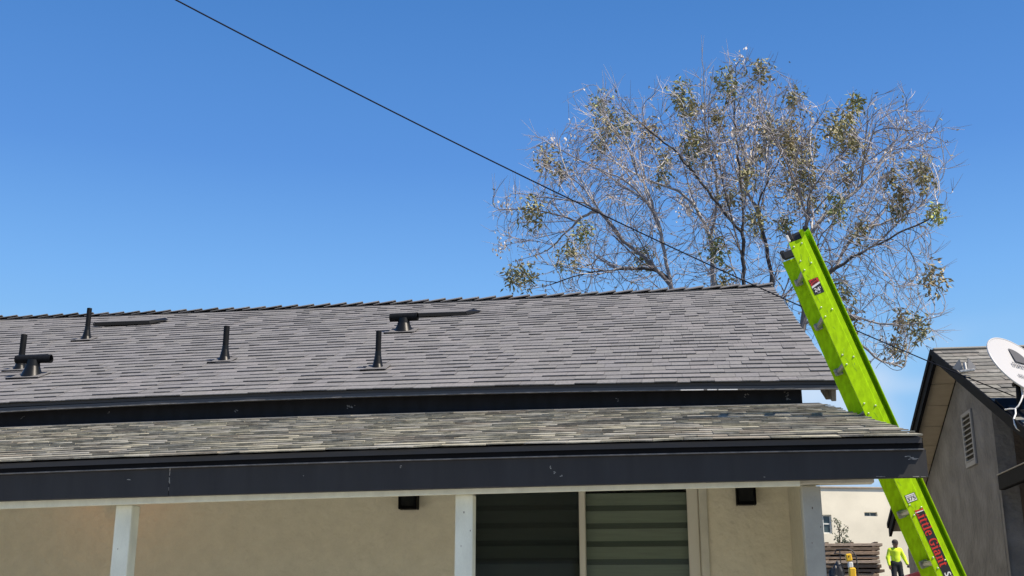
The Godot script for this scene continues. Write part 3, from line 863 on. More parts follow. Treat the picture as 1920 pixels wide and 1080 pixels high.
func make_ladder() -> void:
	var u := Vector3(0.32973, -0.94378, -0.02366).normalized()
	var p0 := Vector3(0.85, 3.641, -6.756)
	var b := (Vector3.BACK - u * u.z).normalized()
	var a := (-u).cross(b).normalized()
	var low := p0.y / 0.94378
	var o := thing("extension_ladder", "bright lime green extension ladder leaning on the patio roof's right edge", "ladder", p0 + u * low)
	o.basis = Basis(a, -u, b)
	# local: x across the rails, y up the ladder, z towards the camera; the rivet group measured sits at y = low
	var pb := Basis(Vector3.RIGHT, Vector3.BACK, Vector3.DOWN)
	var gap := 0.42
	for far in 2:
		var zf := -gap if far else 0.0
		var s := -1.0 if far else 1.0
		# lower section: a flat web
		var st := begin()
		var prof := PackedVector2Array([Vector2(-0.073, zf), Vector2(0.0095, zf), Vector2(0.011, zf - 0.002 * s), Vector2(0.011, zf - 0.0045 * s), Vector2(-0.069, zf - 0.0045 * s), Vector2(-0.069, zf - 0.018 * s), Vector2(-0.073, zf - 0.018 * s)])
		if far:
			prof = PackedVector2Array([Vector2(-0.073, zf), Vector2(0.011, zf), Vector2(0.011, zf - 0.0045), Vector2(-0.073, zf - 0.0045)])
		prism(st, prof, -(low + 0.16), -0.05, Vector3.ZERO, pb)
		obj("rail", st, M.ladder_green, o)
		# upper section: web, then a channel that ends in a lip; the far one turns its flange inwards
		st = begin()
		prof = PackedVector2Array([Vector2(0.0115, zf - 0.003), Vector2(0.038, zf - 0.003), Vector2(0.040, zf - 0.091), Vector2(0.0685, zf - 0.091), Vector2(0.0685, zf + 0.001), Vector2(0.0725, zf + 0.001), Vector2(0.0725, zf - 0.095), Vector2(0.037, zf - 0.095), Vector2(0.035, zf - 0.0075), Vector2(0.0115, zf - 0.0075)])
		if far:
			prof = PackedVector2Array([Vector2(0.0115, zf - 0.0005), Vector2(0.0685, zf - 0.0005), Vector2(0.0685, zf + 0.085), Vector2(0.0725, zf + 0.085), Vector2(0.0725, zf - 0.005), Vector2(0.0115, zf - 0.005)])
		prism(st, prof, -(low + 0.215), -0.30, Vector3.ZERO, pb)
		obj("rail", st, M.ladder_green, o)
		# black end caps
		st = begin()
		bx(st, Vector3(-0.012, low + 0.185, zf - 0.03 * s), Vector3(0.096, 0.05, 0.03), Basis(), 0.006)
		bx(st, Vector3(0.052, low + 0.212, zf + 0.008 * s), Vector3(0.030, 0.026, 0.03), Basis(), 0.005)
		bx(st, Vector3(-0.052, low + 0.20, zf - 0.012 * s), Vector3(0.030, 0.055, 0.03), Basis(), 0.005)
		obj("end_cap", st, M.black_plastic, o)
		st = begin()
		bx(st, Vector3(-0.066, low + 0.188, zf - 0.006 * s), Vector3(0.016, 0.046, 0.022), Basis(), 0.004)
		obj("cap_insert", st, M.white_plastic, o)
		st = begin()
		bx(st, Vector3(-0.03, 0.035, zf - 0.01 * s), Vector3(0.10, 0.07, 0.05), Basis(), 0.008)
		obj("foot", st, M.black_plastic, o)
	for k in range(0, 12):
		var y := low - k * 0.305
		if y < 0.25:
			break
		for sec in 2:
			var st := begin()
			var c := Vector3(-0.032, y - 0.002, 0) if sec == 0 else Vector3(0.024, y + 0.012, 0)
			tube(st, PackedVector3Array([c + Vector3(0, 0, -0.012), c + Vector3(0, 0, -gap + 0.006)]), even(2, 0.0155), 8)
			obj("rung", st, M.aluminium, o)
		for zc in [-0.017, -gap + 0.017]:
			var st := begin()
			bx(st, Vector3(-0.034, y - 0.002, zc), Vector3(0.05, 0.045, 0.018), Basis(), 0.006)
			obj("rung_bracket", st, M.aluminium, o)
	var rv := SphereMesh.new()
	rv.radius = 0.0058
	rv.height = 0.008
	rv.radial_segments = 8
	rv.rings = 4
	for k in range(0, 12):
		for q in [[0.0, 0.0], [-0.054, 0.033], [-0.054, -0.027]]:
			var y: float = low - k * 0.305 + q[1]
			if y < 0.3:
				continue
			obj_mesh("rivet", rv, M.rivet, o, Transform3D(Basis(Vector3.RIGHT, PI / 2), Vector3(q[0], y, 0.001 if q[0] < -0.01 else 0.001)))
	for q in [[-0.056, 0.128], [-0.004, 0.132]]:
		obj_mesh("rivet", rv, M.rivet, o, Transform3D(Basis(Vector3.RIGHT, PI / 2), Vector3(q[0], low + q[1], 0.001)))
	# scuffs and grime along the near rail
	var rs := RandomNumberGenerator.new()
	rs.seed = 44
	var sc := begin()
	for i in 46:
		var y := rs.randf_range(1.0, low + 0.1)
		var x := rs.randf_range(-0.066, 0.004)
		var ln := rs.randf_range(0.008, 0.05)
		bx(sc, Vector3(x, y, 0.0003), Vector3(rs.randf_range(0.0008, 0.002), ln, 0.0006), Basis(Vector3.BACK, rs.randf_range(-0.5, 0.5)))
	var so := obj("scuff", sc, M.scuff_green, o)
	so.set_meta("kind", "stuff")
	# stickers
	var size := Node3D.new()
	put(o, size, "size_sticker")
	size.position = Vector3(-0.029, low - 0.143, 0.0)
	var s1 := begin()
	box2(s1, Vector3(-0.0295, -0.049, 0.0002), Vector3(0.0295, 0.049, 0.0012))
	obj("backing", s1, M.sticker_black, size)
	s1 = begin()
	prism(s1, PackedVector2Array([Vector2(-0.027, 0.008), Vector2(0.027, 0.022), Vector2(0.027, 0.047), Vector2(-0.027, 0.047)]), 0.0010, 0.0016, Vector3.ZERO)
	obj("red_field", s1, M.sticker_red, size)
	s1 = begin()
	prism(s1, PackedVector2Array([Vector2(-0.0275, -0.006), Vector2(0.0275, 0.010), Vector2(0.0275, 0.020), Vector2(-0.0275, 0.006)]), 0.0011, 0.0018, Vector3.ZERO)
	obj("white_band", s1, M.sticker_white, size)
	text("lettering", "Little", 0.014, M.sticker_black, size, Transform3D(Basis(Vector3.BACK, 0.25), Vector3(-0.006, 0.036, 0.002)))
	text("lettering", "GIANT", 0.010, M.sticker_black, size, Transform3D(Basis(Vector3.BACK, 0.25), Vector3(0.002, 0.022, 0.002)))
	text("lettering", "24'", 0.024, M.sticker_white, size, Transform3D(Basis(), Vector3(0.0, -0.022, 0.0016)))
	text("lettering", "7,3 m", 0.006, M.sticker_white, size, Transform3D(Basis(), Vector3(0.0, -0.042, 0.0016)))
	var burden := Node3D.new()
	put(o, burden, "load_sticker")
	burden.position = Vector3(-0.030, low - 1.459, 0.0)
	s1 = begin()
	box2(s1, Vector3(-0.029, -0.023, 0.0002), Vector3(0.029, 0.023, 0.0012))
	obj("backing", s1, M.sticker_black, burden)
	s1 = begin()
	box2(s1, Vector3(-0.0265, -0.0205, 0.0011), Vector3(0.0265, 0.011, 0.0017))
	box2(s1, Vector3(-0.0265, 0.0135, 0.0011), Vector3(0.0265, 0.0205, 0.0017))
	obj("white_field", s1, M.sticker_white, burden)
	text("lettering", "375", 0.022, M.sticker_black, burden, Transform3D(Basis(), Vector3(0, -0.005, 0.0018)))
	var name_st := Node3D.new()
	put(o, name_st, "name_sticker")
	name_st.position = Vector3(-0.018, low - 1.55, 0.0)
	s1 = begin()
	box2(s1, Vector3(-0.026, -0.92, 0.0002), Vector3(0.026, 0.010, 0.0012))
	obj("backing", s1, M.sticker_black, name_st)
	s1 = begin()
	box2(s1, Vector3(-0.026, 0.003, 0.0011), Vector3(0.026, 0.0098, 0.0018))
	obj("white_band", s1, M.sticker_white, name_st)
	var down := Basis(Vector3.DOWN, Vector3.RIGHT, Vector3.BACK)
	text("lettering", "Little Giant", 0.047, M.sticker_red, name_st, Transform3D(down.scaled_local(Vector3(0.92, 1.05, 1)), Vector3(0.0, -0.142, 0.0016)), "Droid Serif")
	text("lettering", "SUMO", 0.036, M.sticker_white, name_st, Transform3D(down, Vector3(0.0, -0.41, 0.0016)))

# ------------------------------------------------------------------ power cable
func make_cable() -> void:
	var a := Vector3(-2.689, 4.961, -5.5)
	var b := Vector3(2.713, 3.315, -9.6)
	var pts := PackedVector3Array()
	for i in 81:
		var t := lerpf(-1.0, 1.0, i / 80.0)
		pts.append(a.lerp(b, t) + Vector3(0, -0.095 * 4.0 * t * (1.0 - t), 0))
	var st := begin()
	tube(st, pts, even(pts.size(), 0.0046), 8)
	var o := obj("power_cable", st, M.wire)
	tag(o, "thin black service cable sloping across the sky down to the grey neighbouring roof", "cable")

# ------------------------------------------------------------------ tree
func tree_point(flat: Array, i: int, z: float) -> Vector3:
	return Vector3(flat[i * 2], flat[i * 2 + 1], z)

func lowered(p: Vector3) -> Vector3:
	return p - Vector3(0, 0.38 * smoothstep(9.0, 11.5, p.y), 0)

func make_tree() -> void:
	var o := thing("bare_tree", "tall sparse multi-stemmed tree with pale twigs and few olive leaf clumps", "tree", Vector3(1.5, ground_y(-20.0), -20.0))
	var r := RandomNumberGenerator.new()
	r.seed = 2024
	var pos := PackedVector3Array()
	var par := PackedInt32Array()
	var owner_of := PackedInt32Array()
	var base := Vector3(1.5, ground_y(-20.0), -20.0)
	pos.append(base)
	par.append(-1)
	owner_of.append(-1)
	# the short trunk below the roof line, then the traced limbs
	var fork := 0
	for i in 8:
		pos.append(base + Vector3(0.06 * sin(i * 0.9), 0.28 * (i + 1), 0.05 * cos(i)))
		par.append(fork)
		owner_of.append(-1)
		fork = pos.size() - 1
	var keys := LIMBS.keys()
	var zs := {"A": 0.9, "A2": -0.8, "B": 0.3, "B2": -1.0, "B3": 0.8, "C": -0.5, "C2": 1.2, "D": 0.9, "D2": 1.6, "E": 0.4, "E2": -1.1, "F": 0.6, "F2": 1.5, "G": -0.7, "G2": 0.8, "H": 1.0, "H2": -1.2, "I": 1.1, "I2": -0.3, "J": 0.4, "J2": 1.3}
	for li in keys.size():
		var flat: Array = LIMBS[keys[li]]
		var cnt := flat.size() / 2
		var first := Vector2(flat[0], flat[1])
		# find the parent node: the nearest in the picture plane, else the fork
		var best := -1
		var bd := 0.35
		for i in pos.size():
			var d := Vector2(pos[i].x, pos[i].y).distance_to(first)
			if owner_of[i] >= 0 and d < bd and keys[li].length() + int(keys[li] in ["G", "H", "I", "J"]) > 1:
				bd = d
				best = i
		var z0: float
		var cur: int
		if best < 0:
			z0 = base.z + zs[keys[li]] * 0.5
			var tgt := Vector3(first.x, first.y, z0)
			cur = fork
			var s0 := pos[fork]
			var steps := 16
			for i in range(1, steps + 1):
				var t := float(i) / steps
				var q := s0.lerp(tgt, t)
				q.x = lerpf(s0.x, tgt.x, pow(t, 0.8)) + 0.03 * sin(t * 9.0 + li)
				pos.append(q)
				par.append(cur)
				owner_of.append(li)
				cur = pos.size() - 1
		else:
			z0 = pos[best].z
			cur = best
		var z1: float = base.z + zs[keys[li]]
		var c := Curve3D.new()
		for i in cnt:
			var p := lowered(tree_point(flat, i, lerpf(z0, z1, float(i) / (cnt - 1))))
			var prev := lowered(tree_point(flat, max(i - 1, 0), p.z))
			var nxt := lowered(tree_point(flat, min(i + 1, cnt - 1), p.z))
			var tan := (nxt - prev) * 0.17
			c.add_point(p, -tan, tan)
		var len := c.get_baked_length()
		var m := int(len / 0.16)
		for i in range(1, m + 1):
			var q := c.sample_baked(len * i / m) + Vector3(r.randf_range(-1, 1), r.randf_range(-1, 1), r.randf_range(-1, 1)) * 0.018
			pos.append(q)
			par.append(cur)
			owner_of.append(li)
			cur = pos.size() - 1
	# attraction points in the crown's volume
	var poly := PackedVector2Array()
	for i in OUTLINE.size() / 2:
		var op := lowered(Vector3(OUTLINE[i * 2], OUTLINE[i * 2 + 1], 0))
		poly.append(Vector2(op.x, op.y))
	# long whips that leave the limbs and run up and outwards
	var limb_nodes := pos.size()
	for w in 330:
		var i: int = r.randi_range(20, limb_nodes - 1)
		if owner_of[i] < 0 or pos[i].y < 6.6:
			continue
		var t := (pos[i] - pos[par[i]]).normalized()
		var radial := (pos[i] - Vector3(1.5, 6.2, base.z)).normalized()
		var side := Vector3(r.randf_range(-1, 1), r.randf_range(-0.1, 0.65), r.randf_range(-1, 1))
		var d := (t * 0.7 + radial * 0.5 + side * 0.75).normalized()
		var cur := i
		var q := pos[i]
		var curl := Vector3(r.randf_range(-0.05, 0.05), r.randf_range(-0.035, 0.06), r.randf_range(-0.04, 0.04))
		var steps := r.randi_range(5, 15)
		for k in steps:
			d = (d + curl + Vector3(r.randf_range(-1, 1), r.randf_range(-1, 1), r.randf_range(-1, 1)) * 0.07).normalized()
			q += d * 0.11
			var eye := Vector3(0, 1.6, 0)
			var flat_q := eye + (q - eye) * (base.z / q.z)
			if not Geometry2D.is_point_in_polygon(Vector2(flat_q.x, flat_q.y), poly):
				break
			pos.append(q)
			par.append(cur)
			owner_of.append(-2)
			cur = pos.size() - 1
	var cell := 0.75
	var gaps := FastNoiseLite.new()
	gaps.seed = 5
	gaps.frequency = 0.75
	var hash := {}
	var apos := PackedVector3Array()
	var near := PackedInt32Array()
	var ndist := PackedFloat32Array()
	while apos.size() < 4100:
		var p := Vector2(r.randf_range(-3.2, 5.1), r.randf_range(5.6, 11.8))
		if not Geometry2D.is_point_in_polygon(p, poly):
			continue
		var e := Vector2((p.x - 1.2) / 4.3, (p.y - 8.4) / 3.4).length()
		var zr := 2.1 * sqrt(maxf(0.12, 1.0 - e * e))
		# denser upper middle and right, sparser lower left
		var keep := 0.75
		if p.y < 8.3 and p.x < 0.6:
			keep = 0.40
		if p.y > 9.2 and p.x > 0.0 and p.x < 3.3:
			keep = 1.0
		keep *= smoothstep(-0.42, 0.12, gaps.get_noise_2d(p.x, p.y))
		if r.randf() > keep:
			continue
		var q := Vector3(p.x, p.y, base.z + r.randf_range(-zr, zr))
		var key := Vector3i((q / cell).floor())
		if not hash.has(key):
			hash[key] = PackedInt32Array()
		hash[key].append(apos.size())
		apos.append(q)
		near.append(-1)
		ndist.append(1e9)
	var alive := PackedByteArray()
	alive.resize(apos.size())
	alive.fill(1)
	var from := 0
	var spawned := {}
	for it in 70:
		# let the new nodes claim the attraction points around them
		for i in range(from, pos.size()):
			var k := Vector3i((pos[i] / cell).floor())
			for dx in range(-1, 2):
				for dy in range(-1, 2):
					for dz in range(-1, 2):
						var kk := k + Vector3i(dx, dy, dz)
						if hash.has(kk):
							for ai in hash[kk]:
								if alive[ai]:
									var d := apos[ai].distance_squared_to(pos[i])
									if d < ndist[ai]:
										ndist[ai] = d
										near[ai] = i
									if d < 0.0175:
										alive[ai] = 0
		from = pos.size()
		var pull := {}
		for ai in apos.size():
			if alive[ai] and near[ai] >= 0 and ndist[ai] < 0.81:
				var v := (apos[ai] - pos[near[ai]]).normalized()
				pull[near[ai]] = pull.get(near[ai], Vector3.ZERO) + v
		if pull.is_empty():
			break
		for i in pull:
			var d: Vector3 = pull[i]
			if d.length() < 0.15 or spawned.get(i, 0) > 1:
				continue
			spawned[i] = spawned.get(i, 0) + 1
			var fwd := (pos[i] - pos[par[i]]).normalized() if par[i] >= 0 else Vector3.UP
			var dir := (d.normalized() + fwd * 1.1 + Vector3(r.randf_range(-1, 1), r.randf_range(-0.6, 1.1), r.randf_range(-1, 1)) * 0.2).normalized()
			pos.append(pos[i] + dir * 0.095)
			par.append(i)
			owner_of.append(-2)
	# radii by the pipe model
	var n := pos.size()
	var burden := PackedFloat32Array()
	burden.resize(n)
	var kids := []
	kids.resize(n)
	for i in n:
		kids[i] = PackedInt32Array()
	for i in range(1, n):
		kids[par[i]].append(i)
	for i in range(n - 1, -1, -1):
		if kids[i].is_empty():
			burden[i] = 1.0
		if par[i] >= 0:
			burden[par[i]] += burden[i]
	var rad := PackedFloat32Array()
	rad.resize(n)
	for i in n:
		rad[i] = clampf(0.0047 * pow(burden[i], 0.385), 0.0047, 0.16)
	# chains
	var tints := [Color(0.24, 0.222, 0.22), Color(0.37, 0.355, 0.355), Color(0.09, 0.08, 0.078), Color(0.42, 0.41, 0.405)]
	var dark := {"D": 2, "E": 2, "F": 0, "H": 2, "J": 2, "A": 0, "C": 3, "B2": 3, "D2": 2}
	var limb_st := {}
	var twig := begin()
	var starts := [0]
	var start_from := {0: -1}
	while not starts.is_empty():
		var s: int = starts.pop_back()
		var pts := PackedVector3Array()
		var rr := PackedFloat32Array()
		var before: int = start_from[s]
		if before >= 0:
			pts.append(pos[before])
			rr.append(min(rad[before], rad[s] * 1.15))
		var i := s
		var own: int = owner_of[s]
		while true:
			pts.append(pos[i])
			rr.append(rad[i])
			var next := -1
			var most := -1.0
			for c in kids[i]:
				var w: float = burden[c] + (1e6 if owner_of[c] == own and own >= -1 else 0.0)
				if w > most:
					most = w
					next = c
			for c in kids[i]:
				if c != next:
					starts.append(c)
					start_from[c] = i
			if next < 0:
				break
			if own == -1 and owner_of[next] != -1:
				starts.append(next)
				start_from[next] = i
				break
			i = next
		if pts.size() < 2:
			continue
		if own >= -1:
			if not limb_st.has(own):
				limb_st[own] = begin()
			var st: SurfaceTool = limb_st[own]
			st.set_color(tints[dark.get(keys[own], 1)] if own >= 0 else tints[0])
			tube(st, pts, rr, 8)
		else:
			var tone := Color(0.36, 0.335, 0.34).lerp(Color(0.11, 0.095, 0.095), r.randf())
			if r.randf() < 0.3:
				tone = Color(0.56, 0.54, 0.545)
			twig.set_color(tone)
			tube(twig, pts, rr, 5 if rr[0] > 0.012 else 3, false)
	# fine twigs at the ends and along thin wood
	var ends := PackedInt32Array()
	for i in n:
		if pos[i].y < 6.0 or rad[i] > 0.013:
			continue
		var tip: bool = kids[i].is_empty()
		var reps := 3 if tip else (1 if r.randf() < 0.4 else 0)
		if tip:
			ends.append(i)
		for k in reps:
			var fwd := (pos[i] - pos[par[i]]).normalized()
			var d := (fwd * (1.6 if tip else 0.9) + Vector3(r.randf_range(-1, 1), r.randf_range(-0.5, 0.9), r.randf_range(-1, 1)) * 0.6).normalized()
			var L := r.randf_range(0.18, 0.46) if tip else r.randf_range(0.12, 0.36)
			var out := signf(pos[i].x - 1.3)
			var bend := Vector3(r.randf_range(-0.4, 0.4) + out * 0.1, r.randf_range(-0.3, 0.8), r.randf_range(-0.3, 0.3))
			var p := pos[i]
			twig.set_color(Color(0.20, 0.175, 0.18).lerp(Color(0.56, 0.53, 0.54), r.randf()))
			tube(twig, PackedVector3Array([p, p + d * L * 0.33 + bend * L * 0.05, p + d * L * 0.66 + bend * L * 0.2, p + d * L + bend * L * 0.45]), PackedFloat32Array([0.0046, 0.0040, 0.0032, 0.0018]), 3, false)
	for own in limb_st:
		var part := obj("trunk" if own == -1 else "limb", limb_st[own], M.tree_bark, o)
		part.position = -o.position
	var tw := obj("twigs", twig, M.twig, o)
	tw.position = -o.position
	tw.set_meta("kind", "stuff")
	# leaves: clumps hung on the nearest twig, and scattered olive and dry leaves
	var leaf := begin()
	var pick := func(x: float, y: float) -> Vector3:
		var bi := 0
		var bq := 1e9
		for e in ends:
			var d := Vector2(pos[e].x - x, pos[e].y - y).length() + r.randf() * 0.12
			if d < bq:
				bq = d
				bi = e
		return pos[bi]
	var cols := [Color(0.32, 0.265, 0.16), Color(0.28, 0.26, 0.13), Color(0.22, 0.25, 0.09), Color(0.38, 0.42, 0.11)]
	var one := func(p: Vector3, L: float, col: Color) -> void:
		var d := Vector3(r.randf_range(-0.8, 0.8), r.randf_range(-1.0, 0.35), r.randf_range(-0.8, 0.8)).normalized()
		var sd := d.cross(Vector3(r.randf_range(-1, 1), r.randf_range(-1, 1), r.randf_range(-1, 1))).normalized() * L * 0.19
		var nrm := d.cross(sd).normalized()
		leaf.set_color(col * r.randf_range(0.65, 1.5))
		var mid := p + d * L * 0.45
		var fold := nrm * L * 0.06
		tri(leaf, p, mid + sd + fold, p + d * L, nrm)
		tri(leaf, p, mid - sd + fold, p + d * L, nrm)
	for i in CLUMPS.size() / 3:
		var c: Vector3 = pick.call(CLUMPS[i * 3], CLUMPS[i * 3 + 1])
		var kind: int = CLUMPS[i * 3 + 2]
		var size := r.randf_range(0.14, 0.27)
		for k in int(150 * size / 0.19):
			var v := Vector3(r.randfn(0, 0.85), r.randfn(0, 1.25), r.randfn(0, 0.85)) * size * 0.55
			v = v.limit_length(size * 1.35)
			var col: Color = cols[kind].lerp(cols[r.randi() % 3], r.randf() * 0.6)
			one.call(c + v, r.randf_range(0.07, 0.13), col)
	for i in 9500:
		var e: int = ends[r.randi() % ends.size()]
		var p := pos[e]
		var g := exp(-pow((p.x - 2.1) / 1.5, 2.0) - pow((p.y - 9.7) / 0.9, 2.0)) + 0.12
		if r.randf() < g:
			one.call(p + Vector3(r.randfn(0, 0.1), r.randfn(0, 0.1), r.randfn(0, 0.1)), r.randf_range(0.05, 0.1), cols[0].lerp(cols[1], r.randf()))
	var lf_o := obj("foliage", leaf, M.leaf, o)
	lf_o.position = -o.position
	lf_o.set_meta("kind", "stuff")
	leaf = begin()
	for i in PODS.size() / 2:
		var c: Vector3 = pick.call(PODS[i * 2], PODS[i * 2 + 1])
		for k in 20:
			var p := c + Vector3(r.randfn(0, 0.085), r.randfn(0, 0.085), r.randfn(0, 0.085))
			leaf.set_color(Color(0.62, 0.53, 0.45).lerp(Color(0.74, 0.72, 0.70), r.randf()))
			var L := r.randf_range(0.045, 0.085)
			var d := Vector3(r.randf_range(-0.5, 0.5), -1, r.randf_range(-0.5, 0.5)).normalized()
			var sd := d.cross(Vector3(r.randf_range(-1, 1), 0.2, r.randf_range(-1, 1))).normalized() * L * 0.33
			var n2 := d.cross(sd).normalized() * L * 0.2
			tri(leaf, p, p + d * L * 0.5 + sd, p + d * L, n2)
			tri(leaf, p, p + d * L * 0.5 - sd, p + d * L, n2)
			tri(leaf, p, p + d * L * 0.5 + n2, p + d * L, sd)
	for i in 420:
		var e: int = ends[r.randi() % ends.size()]
		var p := pos[e]
		leaf.set_color(Color(0.60, 0.54, 0.48).lerp(Color(0.74, 0.72, 0.70), r.randf()))
		var L := r.randf_range(0.035, 0.07)
		var sd := Vector3(r.randf_range(-1, 1), 0, r.randf_range(-1, 1)).normalized() * L * 0.35
		tri(leaf, p, p + Vector3(0, -L * 0.5, 0) + sd, p + Vector3(0.01, -L, 0), Vector3.BACK)
		tri(leaf, p, p + Vector3(0, -L * 0.5, 0) - sd, p + Vector3(0.01, -L, 0), Vector3.BACK)
	var pod := obj("seed_pods", leaf, M.leaf, o)
	pod.position = -o.position
	pod.set_meta("kind", "stuff")
	print("tree nodes ", n, " ends ", ends.size())

# ------------------------------------------------------------------ neighbour
func make_neighbour() -> void:
	var o := thing("neighbour_house", "dark grey stucco gable house on the right with black rake boards and gable vent", "house", Vector3(0, 0, 0))
	var side := Basis(Vector3(0, 0, -1), Vector3.UP, Vector3.RIGHT)
	var ny := func(d: float) -> float: return 4.135 - 0.44 * absf(d - 11.5)
	var st := begin()
	prism(st, PackedVector2Array([Vector2(10.65, 0), Vector2(15.1, 0), Vector2(15.1, ny.call(15.1) - 0.13), Vector2(11.5, 4.135 - 0.13), Vector2(10.65, ny.call(10.65) - 0.13)]), 2.80, 2.96, Vector3.ZERO, side)
	obj("gable_wall", st, M.dark_stucco, o)
	st = begin()
	box2(st, Vector3(2.962, 0, -10.652), Vector3(9.5, 3.6, -10.80))
	obj("front_wall", st, M.brown_stucco, o)
	st = begin()
	box2(st, Vector3(2.797, 0.0, -10.62), Vector3(2.80, 2.68, -10.649))
	box2(st, Vector3(2.796, 0.0, -10.70), Vector3(2.7995, 2.66, -10.705))
	obj("corner_bead", st, M.dark_stucco, o)
	st = begin()
	box2(st, Vector3(2.962, 0, -15.0), Vector3(9.5, 2.5, -15.1))
	prism(st, PackedVector2Array([Vector2(10.82, 0), Vector2(14.98, 0), Vector2(14.98, 2.45), Vector2(11.5, 3.9), Vector2(10.82, 3.6)]), 9.34, 9.5, Vector3.ZERO, side)
	obj("back_wall", st, M.dark_stucco, o)
	# roof
	var rf := Node3D.new()
	put(o, rf, "roof")
	st = begin()
	for q in [[8.3, 11.5], [14.72, 11.5]]:
		var d0: float = q[0]
		var a := Vector3(2.535, ny.call(d0) - 0.008, -d0)
		var b := Vector3(9.6, ny.call(d0) - 0.008, -d0)
		var c := Vector3(9.6, 4.135 - 0.008, -11.5)
		var d := Vector3(2.535, 4.135 - 0.008, -11.5)
		var k := Vector3(0, -0.03, 0)
		quad(st, a, b, c, d, Vector3.UP)
		quad(st, a + k, b + k, c + k, d + k, Vector3.DOWN)
		quad(st, a, b, b + k, a + k, Vector3(0, 0, 1 if d0 < 11 else -1))
		quad(st, a, d, d + k, a + k, Vector3.LEFT)
	obj("deck", st, M.roof_felt, rf)
	var tn := [Color(0.27, 0.265, 0.235), Color(0.22, 0.218, 0.195), Color(0.31, 0.305, 0.275), Color(0.25, 0.235, 0.205), Color(0.19, 0.188, 0.172)]
	var vs := variants_of([0.25, 0.33], 0.17, tn, [0.005, 0.008], 0.006, 12)
	shingles(rf, neigh_near, 2.525, 9.6, 3.824, 0.15, vs, 0.22, 0.36, 130, 91, M.old_shingle, [], 11, 25, 0.005)
	shingles(rf, neigh_near, 2.525, 9.6, 3.824, 0.15, vs, 0.22, 0.36, 60, 92, M.old_shingle, [], 3, 8, 0.005)
	st = begin()
	var la := neigh_near(2.53, 0.30)
	var lb := neigh_near(2.53, 0.425)
	for q in [[2.53, 9.6]]:
		var a := Vector3(q[0], la.y + 0.012, la.z)
		var b := Vector3(q[1], la.y + 0.012, la.z)
		var c := Vector3(q[1], lb.y + 0.03, lb.z)
		var d := Vector3(q[0], lb.y + 0.03, lb.z)
		var k := Vector3(0, -0.03, 0)
		quad(st, a, b, c, d, Vector3.UP)
		quad(st, a, b, b + k, a + k, Vector3.BACK)
		quad(st, a, d, d + k, a + k, Vector3.LEFT)
	obj("roof_band", st, M.rake_paint, rf)
	st = begin()
	bx(st, Vector3(6.07, 4.128, -11.5), Vector3(7.08, 0.03, 0.14), Basis(), 0.012)
	obj("ridge_strip", st, M.ridge_grey, rf)
	for q in [[8.3, 11.5, 0], [11.5, 14.74, 1]]:
		st = begin()
		var d0: float = q[0]
		var d1: float = q[1]
		var y0: float = ny.call(d0)
		var y1: float = ny.call(d1)
		var hgt: float = 0.105 if q[2] == 0 else 0.15
		prism(st, PackedVector2Array([Vector2(d0, y0 - hgt), Vector2(d1, y1 - hgt), Vector2(d1, y1 - 0.012), Vector2(d0, y0 - 0.012)]), 2.53, 2.562, Vector3.ZERO, side)
		obj("rake_board", st, M.rake_paint, rf)
		st = begin()
		prism(st, PackedVector2Array([Vector2(d0, y0 - 0.05), Vector2(d1, y1 - 0.05), Vector2(d1, y1 + 0.006), Vector2(d0, y0 + 0.006)]), 2.515, 2.529, Vector3.ZERO, side)
		obj("rake_trim", st, M.rake_paint, rf)
	# soffit boards under the rakes
	for far in 2:
		var d := 11.53
		while d < 14.4:
			var e := d + 0.355
			st = begin()
			var f := func(q: float) -> float: return 23.0 - q if far == 0 else q
			var pa := Vector2(f.call(d), ny.call(f.call(d)) - 0.105)
			var pc := Vector2(f.call(e - 0.016), ny.call(f.call(e - 0.016)) - 0.105)
			if pc.x < 8.4:
				break
			prism(st, PackedVector2Array([pa, pc, pc + Vector2(0, 0.02), pa + Vector2(0, 0.02)]), 2.564, 2.798, Vector3.ZERO, side)
			obj("soffit_board", st, M.soffit_wood, o)
			d = e
	# gable vent
	var v := Node3D.new()
	put(o, v, "gable_vent")
	v.position = Vector3(2.80, 3.255, -11.50)
	st = begin()
	for s in [-1.0, 1.0]:
		bx(st, Vector3(-0.011, 0, s * 0.172), Vector3(0.022, 0.52, 0.036), Basis(), 0.004)
	bx(st, Vector3(-0.011, 0.243, 0), Vector3(0.0215, 0.034, 0.308), Basis(), 0.004)
	bx(st, Vector3(-0.011, -0.236, 0), Vector3(0.0215, 0.048, 0.308), Basis(), 0.004)
	obj("frame", st, M.vent_frame, v)
	st = begin()
	box2(st, Vector3(-0.002, -0.212, -0.154), Vector3(-0.0005, 0.226, 0.154))
	obj("dark_recess", st, M.vent_inside, v)  # black sheet standing for the shade behind the slats
	for i in 9:
		st = begin()
		bx(st, Vector3(-0.013, -0.212 + (i + 0.5) * 0.0487 - 0.012, 0), Vector3(0.022, 0.011, 0.307), Basis(Vector3.BACK, 0.7), 0.002)
		obj("slat", st, M.vent_frame, v)
	# side beam of the neighbour's own patio cover
	st = begin()
	box2(st, Vector3(2.775, 2.675, -10.60), Vector3(2.83, 2.80, -8.75), 0.006)
	obj("patio_beam", st, M.rake_paint, o)
	st = begin()
	box2(st, Vector3(2.770, 2.801, -10.61), Vector3(2.83, 2.812, -8.74), 0.002)
	obj("beam_edge", st, M.metal_lip, o)

